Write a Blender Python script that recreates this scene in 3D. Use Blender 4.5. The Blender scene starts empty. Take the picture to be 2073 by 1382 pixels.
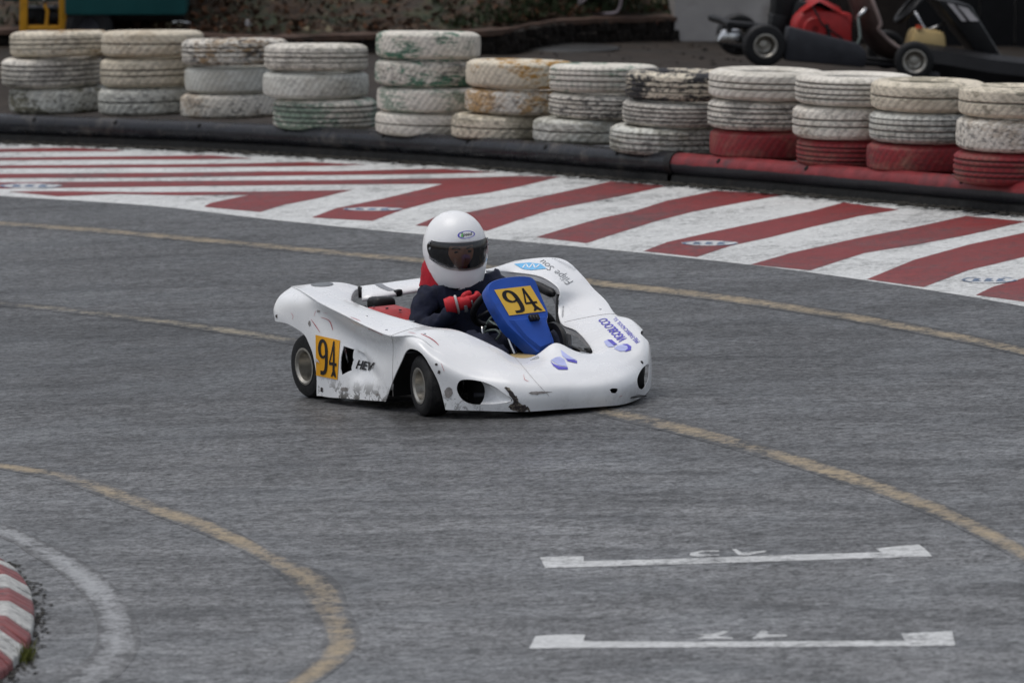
import bpy, bmesh, math, random
from mathutils import Vector, Matrix
from mathutils.bvhtree import BVHTree
R = math.radians
random.seed(94)
S = bpy.context.scene
COL = S.collection

# ------------------------------------------------------------------ camera, sky, sun, exposure
FPX, YH, H, SX = 15500.0, -1000.0, 3.70, 0.045      # focal length in photo pixels, horizon row, eye height, cross slope of the track
PITCH = math.atan((691 - YH) / FPX)
CAM = Vector((0, 0, H))
FW = Vector((0, math.cos(PITCH), -math.sin(PITCH))); UP = Vector((0, math.sin(PITCH), math.cos(PITCH))); RT = Vector((1, 0, 0))
cd = bpy.data.cameras.new('camera'); cam = bpy.data.objects.new('camera', cd); COL.objects.link(cam)
cd.sensor_width = 36; cd.lens = FPX / 2073 * 36; cd.clip_start = 0.5; cd.clip_end = 2000
cam.location = CAM; cam.rotation_euler = (math.pi / 2 - PITCH, 0, 0)
cd.dof.use_dof = True; cd.dof.focus_distance = 31.7; cd.dof.aperture_fstop = 6.3
S.camera = cam
W = bpy.data.worlds.new('World'); S.world = W; W.use_nodes = True
nt = W.node_tree; nt.nodes.clear()
sky = nt.nodes.new('ShaderNodeTexSky'); sky.sky_type = 'NISHITA'; sky.sun_disc = False
sky.sun_elevation = R(72); sky.sun_rotation = R(285); sky.air_density = 1.0; sky.dust_density = 3.0; sky.ozone_density = 1.0
hs = nt.nodes.new('ShaderNodeHueSaturation'); hs.inputs['Saturation'].default_value = 0.38
bg = nt.nodes.new('ShaderNodeBackground'); bg.inputs['Strength'].default_value = 0.106
wo = nt.nodes.new('ShaderNodeOutputWorld')
nt.links.new(sky.outputs[0], hs.inputs['Color']); nt.links.new(hs.outputs[0], bg.inputs[0]); nt.links.new(bg.outputs[0], wo.inputs[0])
sd = bpy.data.lights.new('sun', 'SUN'); sd.energy = 0.75; sd.angle = R(38); sd.color = (1, 0.97, 0.93)
sun = bpy.data.objects.new('sun', sd); COL.objects.link(sun)
el, az = R(72), R(285)                                # soft light from high above, a little from the left
sdir = Vector((math.sin(az) * math.cos(el), math.cos(az) * math.cos(el), math.sin(el)))
sun.rotation_euler = sdir.to_track_quat('Z', 'Y').to_euler()
S.view_settings.view_transform = 'Standard'; S.view_settings.look = 'None'; S.view_settings.gamma = 1
S.view_settings.use_curve_mapping = False; S.view_settings.exposure = 0.35

# ------------------------------------------------------------------ helpers
N = Vector((-SX, 0, 1)).normalized()
def ray(x, y): return FW + RT * ((x - 1036.5) / FPX) - UP * ((y - 691) / FPX)
def G(x, y, u=0.0):
    d = ray(x, y); return CAM + d * ((u - N.dot(CAM)) / N.dot(d))
def lerp(a, b, t): return a + (b - a) * t
def sm(t): t = max(0, min(1, t)); return t * t * (3 - 2 * t)

def tag(o, label=None, cat=None, group=None, kind=None):
    if label: o['label'] = label
    if cat: o['category'] = cat
    if group: o['group'] = group
    if kind: o['kind'] = kind
    return o
def empty(name, M=None, loc=None):
    o = bpy.data.objects.new(name, None); COL.objects.link(o); o.empty_display_size = .1
    if M is not None: o.matrix_world = M
    if loc is not None: o.location = loc
    return o
def link_mesh(name, me, mat=None, parent=None, smooth=True):
    if mat and not me.materials: me.materials.append(mat)
    if smooth: me.polygons.foreach_set('use_smooth', [True] * len(me.polygons))
    o = bpy.data.objects.new(name, me); COL.objects.link(o)
    if parent: o.parent = parent
    return o
def autosmooth(me, ang=35):
    bm = bmesh.new(); bm.from_mesh(me)
    for e in bm.edges:
        if len(e.link_faces) == 2 and e.calc_face_angle(0) > R(ang): e.smooth = False
    bm.to_mesh(me); bm.free()

class MB:
    """collects vertices and faces of one mesh"""
    def __init__(s): s.v = []; s.f = []
    def add(s, vs, fs):
        o = len(s.v); s.v += [Vector(v) for v in vs]; s.f += [tuple(i + o for i in f) for f in fs]; return s
    def box(s, c, d, M=None, taper=1.0, tx=None):
        x, y, z = d[0] / 2, d[1] / 2, d[2] / 2; tx = taper if tx is None else tx
        vs = [(-x, -y, -z), (x, -y, -z), (x, y, -z), (-x, y, -z), (-x * tx, -y * taper, z), (x * tx, -y * taper, z), (x * tx, y * taper, z), (-x * tx, y * taper, z)]
        c = Vector(c); vs = [(M @ Vector(v) if M else Vector(v)) + c for v in vs]
        return s.add(vs, [(0, 3, 2, 1), (4, 5, 6, 7), (0, 1, 5, 4), (1, 2, 6, 5), (2, 3, 7, 6), (3, 0, 4, 7)])
    def tube(s, pts, r, seg=10, closed=False, caps=True):
        pts = [Vector(p) for p in pts]; n = len(pts); rs = r if isinstance(r, (list, tuple)) else [r] * n
        vs = []; a0 = None
        for i, p in enumerate(pts):
            t = (pts[(i + 1) % n] - pts[i - 1]) if closed else (pts[min(i + 1, n - 1)] - pts[max(i - 1, 0)])
            t.normalize()
            if a0 is None: a0 = t.cross(Vector((0, 0, 1))) if abs(t.z) < .9 else t.cross(Vector((1, 0, 0)))
            a = (a0 - t * a0.dot(t)).normalized(); a0 = a; b = t.cross(a)
            for k in range(seg):
                w = 2 * math.pi * k / seg; vs.append(p + a * math.cos(w) * rs[i] + b * math.sin(w) * rs[i])
        fs = []
        for i in range(n if closed else n - 1):
            j = (i + 1) % n
            for k in range(seg): l = (k + 1) % seg; fs.append((i * seg + k, i * seg + l, j * seg + l, j * seg + k))
        if caps and not closed: fs += [tuple(range(seg))[::-1], tuple(range((n - 1) * seg, n * seg))]
        return s.add(vs, fs)
    def lathe(s, prof, seg=32, M=None, closed=False):
        """prof: (radius, height along axis); axis is local z, M places it"""
        vs = []
        for k in range(seg):
            w = 2 * math.pi * k / seg
            for (r, z) in prof:
                v = Vector((r * math.cos(w), r * math.sin(w), z)); vs.append(M @ v if M else v)
        m = len(prof); fs = []
        for k in range(seg):
            l = (k + 1) % seg
            for j in range(m if closed else m - 1):
                i = (j + 1) % m; fs.append((k * m + j, l * m + j, l * m + i, k * m + i))
        return s.add(vs, fs)
    def prism(s, poly, a, b):
        """poly: list of points; extruded from +a to +b (vectors)"""
        n = len(poly); a = Vector(a); b = Vector(b)
        return s.add([Vector(p) + a for p in poly] + [Vector(p) + b for p in poly],
                     [tuple(range(n))[::-1], tuple(range(n, 2 * n))] + [(i, (i + 1) % n, n + (i + 1) % n, n + i) for i in range(n)])
    def mesh(s, name, bevel=0, bseg=2, recalc=True, angle=35, subsurf=0):
        me = bpy.data.meshes.new(name); me.from_pydata(s.v, [], s.f); me.update()
        bm = bmesh.new(); bm.from_mesh(me)
        if recalc: bmesh.ops.recalc_face_normals(bm, faces=bm.faces)
        if bevel:
            es = [e for e in bm.edges if len(e.link_faces) == 2 and e.calc_face_angle(0) > R(30)]
            bmesh.ops.bevel(bm, geom=es, offset=bevel, segments=bseg, affect='EDGES', profile=.5, clamp_overlap=True)
        for e in bm.edges:
            if len(e.link_faces) == 2 and e.calc_face_angle(0) > R(angle): e.smooth = False
        bm.to_mesh(me); bm.free(); return me
    def build(s, name, mat, parent=None, bevel=0, **k):
        return link_mesh(name, s.mesh(name, bevel, **k), mat, parent)

# ------------------------------------------------------------------ materials
def mat(name):
    m = bpy.data.materials.new(name); m.use_nodes = True; t = m.node_tree; t.nodes.clear()
    o = t.nodes.new('ShaderNodeOutputMaterial'); b = t.nodes.new('ShaderNodeBsdfPrincipled'); t.links.new(b.outputs[0], o.inputs[0])
    return m, t, b
def nd(t, ty, **k):
    n = t.nodes.new(ty)
    for a, v in k.items():
        if a[0] == '_': n.inputs[a[1:].replace('_', ' ')].default_value = v
        else: setattr(n, a, v)
    return n
def ramp(t, src, stops):
    n = t.nodes.new('ShaderNodeValToRGB'); e = n.color_ramp.elements
    while len(e) < len(stops): e.new(.5)
    for i, (p, c) in enumerate(stops):
        e[i].position = p; e[i].color = (*c, 1) if isinstance(c, (tuple, list)) else (c, c, c, 1)
    t.links.new(src, n.inputs[0]); return n.outputs[0]
def noise(t, vec, scale, detail=3, rough=.5, dist=0):
    n = nd(t, 'ShaderNodeTexNoise', _Scale=scale, _Detail=detail, _Roughness=rough, _Distortion=dist)
    if vec is not None: t.links.new(vec, n.inputs['Vector'])
    return n.outputs['Fac']
def mix(t, fac, a, b, mode='MIX'):
    n = t.nodes.new('ShaderNodeMix'); n.data_type = 'RGBA'; n.blend_type = mode
    for i, v in ((0, fac), (6, a), (7, b)):
        if isinstance(v, bpy.types.NodeSocket): t.links.new(v, n.inputs[i])
        elif isinstance(v, (int, float)): n.inputs[i].default_value = v if i == 0 else (v, v, v, 1)
        else: n.inputs[i].default_value = (*v, 1)
    return n.outputs[2]
def mth(t, op, a, b=0, clamp=False):
    n = t.nodes.new('ShaderNodeMath'); n.operation = op; n.use_clamp = clamp
    for i, v in ((0, a), (1, b)):
        if isinstance(v, bpy.types.NodeSocket): t.links.new(v, n.inputs[i])
        else: n.inputs[i].default_value = v
    return n.outputs[0]
def coord(t, kind='Object', scale=None, offs=None):
    c = t.nodes.new('ShaderNodeTexCoord').outputs[kind]
    if scale or offs is not None:
        m = t.nodes.new('ShaderNodeMapping'); t.links.new(c, m.inputs[0])
        if scale: m.inputs['Scale'].default_value = scale
        if isinstance(offs, bpy.types.NodeSocket): t.links.new(offs, m.inputs['Location'])
        c = m.outputs[0]
    return c
def bump(t, b, h, strength=.3, dist=.01):
    n = nd(t, 'ShaderNodeBump', _Strength=strength, _Distance=dist); t.links.new(h, n.inputs['Height']); t.links.new(n.outputs[0], b.inputs['Normal'])
def simple(name, col, rough=.5, metal=0, var=.15, scale=12, spec=.28, bmp=0, coat=0, dirt=None, dirt_amt=.5, dscale=5):
    """colour with fine mottling and optional dirt patches"""
    m, t, b = mat(name); c = coord(t)
    n = noise(t, c, scale, 4, .6)
    lo = tuple(x * (1 - var) for x in col); hi = tuple(min(1, x * (1 + var)) for x in col)
    out = ramp(t, n, [(.3, lo), (.7, hi)])
    if dirt:
        d = ramp(t, noise(t, c, dscale, 6, .65), [(.62 - .2 * dirt_amt, 0.0), (.78 - .1 * dirt_amt, 1.0)])
        out = mix(t, d, out, dirt)
    t.links.new(out, b.inputs['Base Color'])
    rr = ramp(t, noise(t, c, scale * 2.3, 3), [(.3, max(0, rough - .08)), (.7, min(1, rough + .08))]); t.links.new(rr, b.inputs['Roughness'])
    b.inputs['Metallic'].default_value = metal; b.inputs['Specular IOR Level'].default_value = spec
    b.inputs['Coat Weight'].default_value = coat
    if bmp: bump(t, b, noise(t, c, scale * 4, 4), .5, bmp)
    return m

def asphalt_colour(t, c, base=.165, tint=(.99, 1.0, 1.02)):
    """wet grey tarmac: light stone chips, dark open pores, tonal streaks that follow the bend"""
    fine = noise(t, c, 60, 3, .7); mid = noise(t, c, 19, 4, .75)
    k = mth(t, 'ADD', mth(t, 'MULTIPLY', fine, .55), mth(t, 'MULTIPLY', mid, .55))
    col = ramp(t, k, [(.40, tuple(base * .12 * x for x in tint)), (.50, tuple(base * .62 * x for x in tint)), (.58, tuple(base * 1.15 * x for x in tint)), (.70, tuple(base * 2.1 * x for x in tint))])
    pore = nd(t, 'ShaderNodeTexVoronoi', _Scale=23.0, _Randomness=1.0); t.links.new(c, pore.inputs['Vector'])
    pr = mth(t, 'MULTIPLY', ramp(t, pore.outputs['Distance'], [(.10, 1.0), (.24, 0.0)]), ramp(t, noise(t, c, 6, 3, .7), [(.45, 0.0), (.6, .85)]))
    col = mix(t, pr, col, tuple(base * .15 * x for x in tint))
    patch = noise(t, coord(t, 'Object', (1.0, 1.0, 1.0)), .9, 6, .72, .4)
    col = mix(t, 1.0, col, ramp(t, patch, [(.32, .62), (.50, .96), (.68, 1.30)]), 'MULTIPLY')
    s = t.nodes.new('ShaderNodeSeparateXYZ'); t.links.new(c, s.inputs[0])
    dx = mth(t, 'ADD', s.outputs[0], 2.5); dy = mth(t, 'SUBTRACT', s.outputs[1], 20.0)
    rr = mth(t, 'SQRT', mth(t, 'ADD', mth(t, 'MULTIPLY', dx, dx), mth(t, 'MULTIPLY', dy, dy)))
    an = mth(t, 'ARCTAN2', dy, dx)
    cv = t.nodes.new('ShaderNodeCombineXYZ'); t.links.new(mth(t, 'MULTIPLY', rr, 2.6), cv.inputs[0]); t.links.new(mth(t, 'MULTIPLY', an, 3.0), cv.inputs[1])
    streak = noise(t, cv.outputs[0], 1.6, 5, .7)                                   # rubber laid down along the driving direction
    col = mix(t, 1.0, col, ramp(t, streak, [(.36, .52), (.52, .98), (.68, 1.16)]), 'MULTIPLY')
    rn = mth(t, 'ADD', rr, mth(t, 'MULTIPLY', mth(t, 'SUBTRACT', patch, .5), 2.2))
    zone = ramp(t, mth(t, 'DIVIDE', rn, 22.0), [(.20, 1.50), (.36, 1.42), (.50, 1.02), (.62, .72), (.70, .74), (.82, .86)])
    col = mix(t, 1.0, col, zone, 'MULTIPLY')
    return col, k
def asphalt(name, base=.10, tint=(1, 1, 1.02)):
    m, t, b = mat(name); c = coord(t, 'Object')
    col, k = asphalt_colour(t, c, base)
    t.links.new(col, b.inputs['Base Color'])
    t.links.new(mth(t, 'SUBTRACT', ramp(t, k, [(.4, .68), (.62, .46)]), ramp(t, noise(t, c, 1.3, 4, .6), [(.45, 0.0), (.65, .16)])), b.inputs['Roughness']); b.inputs['Specular IOR Level'].default_value = .38
    bump(t, b, k, .6, .004)
    return m

def roadpaint(name, col, wear=.5, under=.082, scale=28, rough=.6, fade=None):
    """paint on tarmac: worn through to the stone chips, most of all along its edges"""
    m, t, b = mat(name); c = coord(t, 'Object')
    ac, k = asphalt_colour(t, c, under)
    mid = noise(t, c, scale, 5, .75); big = noise(t, c, 1.1, 5, .7); blotch = noise(t, c, 5, 5, .75)
    c0 = mix(t, 0.0, col, col)
    if fade:      # the paint is bleached where karts run over it, fresh next to the guard
        s = t.nodes.new('ShaderNodeSeparateXYZ'); t.links.new(c, s.inputs[0])
        q = mth(t, 'ADD', mth(t, 'MULTIPLY', s.outputs[0], .80), mth(t, 'MULTIPLY', s.outputs[1], .60))
        q = mth(t, 'ADD', q, mth(t, 'MULTIPLY', mth(t, 'SUBTRACT', noise(t, coord(t, 'Object', (1, 1, 1)), 1.6, 5, .7), .5), 1.6))
        c0 = mix(t, ramp(t, mth(t, 'MULTIPLY', mth(t, 'SUBTRACT', q, 21.2), .50), [(0.0, .95), (1.0, 0.0)]), col, fade)
        st = noise(t, coord(t, 'Object', (3, 14, 1)), 4, 5, .8)
        c0 = mix(t, ramp(t, st, [(.56, 0.0), (.70, .55)]), c0, tuple(x * 1.25 for x in fade))
    cc = mix(t, 1.0, c0, ramp(t, mid, [(.3, .74), (.68, 1.12)]), 'MULTIPLY')
    cc = mix(t, 1.0, cc, ramp(t, blotch, [(.3, .80), (.6, 1.05)]), 'MULTIPLY')
    # chips of paint survive on the high stones; wear decides how many
    w = mth(t, 'ADD', mth(t, 'MULTIPLY', mth(t, 'SUBTRACT', k, .55), -2.4), mth(t, 'MULTIPLY', mth(t, 'SUBTRACT', mth(t, 'ADD', mth(t, 'MULTIPLY', big, .5), mth(t, 'MULTIPLY', blotch, .5)), .5), 2.6))
    ea = t.nodes.new('ShaderNodeAttribute'); ea.attribute_name = 'edge'
    w = mth(t, 'ADD', mth(t, 'ADD', w, wear), mth(t, 'MULTIPLY', ea.outputs['Fac'], .9))
    fac = ramp(t, w, [(.30, 0.0), (1.0, 1.0)])
    t.links.new(mix(t, fac, cc, ac), b.inputs['Base Color']); b.inputs['Roughness'].default_value = rough; b.inputs['Specular IOR Level'].default_value = .35
    bump(t, b, k, .5, .004)
    return m

def tyre_paint():
    m, t, b = mat('tyre_paint')
    oi = t.nodes.new('ShaderNodeObjectInfo')
    cx = t.nodes.new('ShaderNodeCombineXYZ'); t.links.new(mth(t, 'MULTIPLY', oi.outputs['Random'], 57.0), cx.inputs[0]); t.links.new(mth(t, 'MULTIPLY', oi.outputs['Random'], 31.0), cx.inputs[2])
    c = coord(t, 'Object', (1, 1, 1.6), cx.outputs[0])
    def attr(nm):
        a = t.nodes.new('ShaderNodeAttribute'); a.attribute_type = 'OBJECT'; a.attribute_name = nm; return a
    paint = attr('paint').outputs['Color']; stain = attr('stain').outputs['Color']; amt = attr('amt').outputs['Fac']
    wear = attr('wear').outputs['Fac']
    n4 = noise(t, coord(t, 'Object', (1, 1, 4), cx.outputs[0]), 16, 6, .8); n1 = noise(t, c, 5, 5, .7); n2 = noise(t, c, 26, 5, .75); n3 = noise(t, c, 2.6, 5, .65, .6)
    col = mix(t, 1.0, paint, ramp(t, n2, [(.28, .74), (.55, 1.0), (.75, 1.08)]), 'MULTIPLY')
    col = mix(t, ramp(t, n1, [(.48, 0.0), (.74, .50)]), col, (.30, .25, .17))                    # yellowish grime
    st = mth(t, 'MULTIPLY', ramp(t, mth(t, 'ADD', n3, mth(t, 'MULTIPLY', mth(t, 'SUBTRACT', n4, .5), .9)), [(.50, 0.0), (.57, 1.0)]), amt)
    col = mix(t, st, col, stain)
    w = mth(t, 'ADD', mth(t, 'MULTIPLY', n2, .7), mth(t, 'MULTIPLY', mth(t, 'ADD', mth(t, 'MULTIPLY', noise(t, c, 3.7, 4, .7), .5), mth(t, 'MULTIPLY', n4, .5)), .5))
    wf = mth(t, 'MULTIPLY', ramp(t, w, [(.60, 0.0), (.67, 1.0)]), wear)
    col = mix(t, wf, col, (.035, .035, .038))
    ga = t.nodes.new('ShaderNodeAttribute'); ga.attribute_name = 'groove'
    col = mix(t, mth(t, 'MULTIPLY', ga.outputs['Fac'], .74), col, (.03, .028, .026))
    t.links.new(col, b.inputs['Base Color']); b.inputs['Roughness'].default_value = .62; b.inputs['Specular IOR Level'].default_value = .35
    bump(t, b, n2, .4, .003)
    return m

def body_white():
    m, t, b = mat('kart_body_white'); c = coord(t, 'Object')
    n = noise(t, c, 7, 5, .6)
    col = ramp(t, n, [(.3, (.83, .84, .855)), (.7, (.88, .885, .89))])
    s = t.nodes.new('ShaderNodeSeparateXYZ'); t.links.new(c, s.inputs[0])
    low = ramp(t, s.outputs[2], [(.03, 1.0), (.125, 0.0)])                                        # splashed dirt along the lower edge
    side = ramp(t, mth(t, 'MULTIPLY', s.outputs[1], -1.0), [(.40, .12), (.56, 1.0)])
    spots = ramp(t, noise(t, coord(t, 'Object', (1, 1, 1.0)), 17, 6, .75, .5), [(.51, 0.0), (.555, 1.0)])
    f = mth(t, 'MULTIPLY', mth(t, 'MULTIPLY', low, side), spots)
    col = mix(t, f, col, (.06, .052, .045))
    scuff = ramp(t, noise(t, coord(t, 'Object', (3, 3, 11)), 6, 6, .8), [(.66, 0.0), (.72, .35)])
    col = mix(t, scuff, col, (.42, .41, .40))
    haze = ramp(t, noise(t, c, 2.2, 4, .6), [(.5, 0.0), (.8, .25)]); col = mix(t, haze, col, (.60, .59, .56))
    t.links.new(col, b.inputs['Base Color'])
    t.links.new(ramp(t, n, [(.3, .20), (.7, .34)]), b.inputs['Roughness'])
    b.inputs['Coat Weight'].default_value = .3
    bump(t, b, noise(t, c, 9, 2), .12, .004)
    return m

def glass_tint():
    m = bpy.data.materials.new('visor_tint'); m.use_nodes = True; t = m.node_tree; t.nodes.clear()
    o = t.nodes.new('ShaderNodeOutputMaterial'); tr = t.nodes.new('ShaderNodeBsdfTransparent'); tr.inputs[0].default_value = (.58, .55, .53, 1)
    g = nd(t, 'ShaderNodeBsdfGlossy', _Roughness=.08); g.inputs[0].default_value = (.9, .9, .95, 1)
    fr = nd(t, 'ShaderNodeFresnel', _IOR=1.75); mx = t.nodes.new('ShaderNodeMixShader')
    t.links.new(fr.outputs[0], mx.inputs[0]); t.links.new(tr.outputs[0], mx.inputs[1]); t.links.new(g.outputs[0], mx.inputs[2]); t.links.new(mx.outputs[0], o.inputs[0])
    return m

M = {}
M['asphalt'] = asphalt('asphalt', .088)
M['run_white'] = roadpaint('runoff_white_paint', (.66, .67, .66), .36)
M['run_red'] = roadpaint('runoff_red_paint', (.215, .016, .017), .40, fade=(.30, .10, .092))
M['yellow_line'] = roadpaint('faded_yellow_line', (.38, .30, .19), .60)
M['yellow_faint'] = roadpaint('almost_gone_yellow_line', (.36, .31, .22), .78)
M['white_line'] = roadpaint('faded_white_line', (.36, .37, .38), .57)
M['grid_white'] = roadpaint('grid_white_paint', (.60, .61, .61), .42)
M['logo_white'] = roadpaint('logo_white_paint', (.60, .61, .62), .25)
M['logo_blue'] = roadpaint('logo_blue_paint', (.14, .22, .36), .45)
M['kerb_red'] = roadpaint('kerb_red', (.25, .07, .07), .42)
M['kerb_white'] = roadpaint('kerb_white', (.52, .52, .50), .42)
M['soil'] = simple('dark_soil', (.028, .026, .022), .9, var=.6, scale=30, bmp=.01)
M['tyre'] = tyre_paint()
M['rubber'] = simple('kart_rubber', (.012, .012, .013), .62, var=.3, scale=25, dirt=(.06, .058, .055), dirt_amt=.3)
M['pipe_black'] = simple('black_guard', (.013, .014, .018), .30, var=.35, scale=6, dirt=(.10, .09, .08), dirt_amt=.35, bmp=.004)
M['pipe_dark'] = simple('guard_skirt', (.007, .007, .007), .7, var=.5, scale=9, dirt=(.025, .02, .017), dirt_amt=.3, bmp=.006)
M['pipe_red'] = simple('red_guard', (.19, .022, .026), .45, var=.35, scale=7, dirt=(.04, .035, .04), dirt_amt=.45, dscale=3, bmp=.004)
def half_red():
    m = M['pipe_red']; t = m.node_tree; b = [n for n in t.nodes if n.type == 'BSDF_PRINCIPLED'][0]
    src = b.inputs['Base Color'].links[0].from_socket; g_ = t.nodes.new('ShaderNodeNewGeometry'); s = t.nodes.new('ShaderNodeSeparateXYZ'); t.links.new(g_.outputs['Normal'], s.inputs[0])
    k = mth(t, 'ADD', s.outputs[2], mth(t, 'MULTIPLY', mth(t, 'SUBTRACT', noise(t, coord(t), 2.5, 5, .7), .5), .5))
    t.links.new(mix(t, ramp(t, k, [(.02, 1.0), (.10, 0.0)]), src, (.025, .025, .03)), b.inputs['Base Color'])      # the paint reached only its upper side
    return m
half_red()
M['hole'] = simple('bolt_hole', (.004, .004, .004), .9)
M['white'] = body_white()
M['blue'] = simple('panel_blue', (.022, .080, .38), .38, var=.12, scale=9, dirt=(.03, .06, .17), dirt_amt=.2, bmp=.002)
M['plate'] = simple('plate_yellow', (.82, .38, .012), .4, var=.06, scale=8)
M['plate2'] = simple('plate_yellow_lit', (.72, .44, .06), .4, var=.06, scale=8)  # paler copy of the plate yellow, the light on it put into the colour
M['ink'] = simple('black_vinyl', (.012, .010, .012), .4)
M['purple'] = simple('purple_vinyl', (.10, .085, .50), .4)
M['lilac'] = simple('lilac_vinyl', (.46, .50, .80), .4)
M['sky_vinyl'] = simple('sky_blue_vinyl', (.16, .48, .80), .4)
M['grey_vinyl'] = simple('grey_vinyl', (.16, .17, .18), .4)
M['red_scratch'] = simple('red_paint_rub', (.45, .06, .07), .6)
M['scrape'] = simple('dark_scrape', (.035, .028, .028), .7, var=.5, scale=60, dirt=(.3, .26, .2), dirt_amt=.55, dscale=70)
M['rub'] = simple('grey_rub', (.28, .26, .25), .6, var=.4, scale=40)
M['inner'] = simple('body_inside', (.10, .10, .105), .7, var=.3)
M['chassis'] = simple('chassis_black', (.012, .012, .013), .45, var=.3)
M['steel'] = simple('bright_steel', (.62, .62, .62), .25, 1.0, var=.1)
M['alloy'] = simple('cast_alloy_rim', (.42, .40, .36), .38, .85, var=.15, scale=30, dirt=(.1, .09, .08), dirt_amt=.35, dscale=18)
M['engine_red'] = simple('engine_red', (.36, .022, .022), .4, var=.2, scale=14)
M['tank'] = simple('tank_cream', (.42, .31, .14), .5, var=.1)
M['hose'] = simple('clear_hose', (.20, .24, .22), .3, var=.2)
M['helmet'] = simple('helmet_white', (.88, .885, .89), .32, var=.02, coat=.15, dirt=(.62, .61, .6), dirt_amt=.1)
M['visor'] = glass_tint()
M['skin'] = simple('skin', (.56, .29, .18), .5, var=.1, scale=9)
M['lips'] = simple('lips', (.33, .07, .055), .45)
M['hair'] = simple('hair', (.02, .012, .008), .7)
M['eye'] = simple('eye', (.02, .015, .012), .2)
M['lining'] = simple('helmet_lining', (.012, .012, .014), .9)
M['navy'] = simple('navy_fabric', (.010, .013, .030), .85, var=.3, scale=20, bmp=.004)
M['red_fabric'] = simple('red_fabric', (.40, .012, .025), .8, var=.2, scale=30, bmp=.003)
M['glove_red'] = simple('glove_red', (.50, .02, .03), .65, var=.2, scale=30, bmp=.002)
M['glove_grey'] = simple('glove_grey', (.24, .25, .27), .5, var=.15)
M['glove_white'] = simple('glove_white', (.55, .52, .52), .6, var=.15)
M['teal'] = simple('teal_paint', (.012, .085, .085), .5, var=.15, scale=3, dirt=(.02, .05, .05), dirt_amt=.3)
M['yellow_steel'] = simple('yellow_steel', (.60, .29, .02), .45, var=.15, scale=6, dirt=(.2, .1, .02), dirt_amt=.3)
M['dark'] = simple('dark_plastic', (.009, .009, .010), .5, var=.3)
M['dgrey'] = simple('grey_plastic', (.030, .031, .037), .5, var=.25)
M['fibre'] = simple('seat_fibre', (.07, .048, .042), .6, var=.3, scale=10)
M['fibre_edge'] = simple('seat_edge', (.30, .23, .21), .6, var=.3, scale=10)
M['wall_white'] = simple('render_white', (.38, .36, .345), .8, var=.12, scale=3, dirt=(.22, .20, .18), dirt_amt=.4, dscale=2.5, bmp=.006)
M['wall_pink'] = simple('render_terracotta', (.36, .17, .12), .8, var=.25, scale=4, dirt=(.15, .09, .07), dirt_amt=.5, bmp=.006)
M['stone_dark'] = simple('mossy_stone', (.016, .013, .011), .9, var=.6, scale=7, dirt=(.10, .075, .055), dirt_amt=.35, dscale=6, bmp=.03)
M['stone_lip'] = simple('worn_coping', (.085, .052, .038), .85, var=.4, scale=8, dirt=(.06, .045, .035), dirt_amt=.5, dscale=5, bmp=.02)
M['dirt'] = simple('wet_earth', (.026, .019, .014), .8, var=.4, scale=5, dirt=(.022, .02, .017), dirt_amt=.6, dscale=2.2, bmp=.01)
M['puddle'] = simple('manhole_iron', (.028, .028, .027), .45, var=.4, scale=30, bmp=.006)

# ------------------------------------------------------------------ ground, track paint
def sheet(name, pts, m, u, parent=None, kind='structure', dens=None):
    """flat sheet through photo-pixel outline laid on the banked ground plane, u metres above it"""
    vs = [G(x, y, u) for x, y in pts]
    me = bpy.data.meshes.new(name); me.from_pydata(vs, [], [tuple(range(len(vs)))]); me.update()
    bm = bmesh.new(); bm.from_mesh(me); bmesh.ops.triangulate(bm, faces=bm.faces)
    for f in bm.faces:
        f.normal_update()
        if f.normal.z < 0: f.normal_flip()
    bm.to_mesh(me); bm.free()
    o = link_mesh(name, me, m, parent, smooth=False)
    if kind and not parent: o['kind'] = kind
    return o
def cr(pts, n=6, closed=False):
    """Catmull-Rom through 2-D or 3-D points"""
    P = [Vector(p) for p in pts]; L = len(P); out = []
    for i in range(L if closed else L - 1):
        g = (lambda k: P[k % L]) if closed else (lambda k: P[max(0, min(L - 1, k))])
        a, b, c, d = g(i - 1), g(i), g(i + 1), g(i + 2)
        for k in range(n):
            t = k / n; out.append(.5 * ((2 * b) + (c - a) * t + (2 * a - 5 * b + 4 * c - d) * t * t + (3 * b - a - 3 * c + d) * t ** 3))
    if not closed: out.append(P[-1].copy())
    return out
def rag(pts, a=.7, step=28):
    out = []
    for i, p in enumerate(pts):
        q = pts[(i + 1) % len(pts)]; n = max(1, int(math.hypot(q[0] - p[0], q[1] - p[1]) / step))
        for k in range(n): out.append((lerp(p[0], q[0], k / n) + random.uniform(-a, a) * 2, lerp(p[1], q[1], k / n) + random.uniform(-a, a)))
    return out
def wob(pts, a=.8): return [(p[0] + random.uniform(-a, a), p[1] + random.uniform(-a, a) * .35) for p in pts]
def plane_mesh(x0, x1, y0, y1, off): return [Vector((x, y, SX * x + off)) for x, y in ((x0, y0), (x1, y0), (x1, y1), (x0, y1))]

g = MB().add(plane_mesh(-300, 300, -200, 45.5, 0), [(0, 1, 2, 3)]).build('track_asphalt', M['asphalt']); g['kind'] = 'structure'

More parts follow.
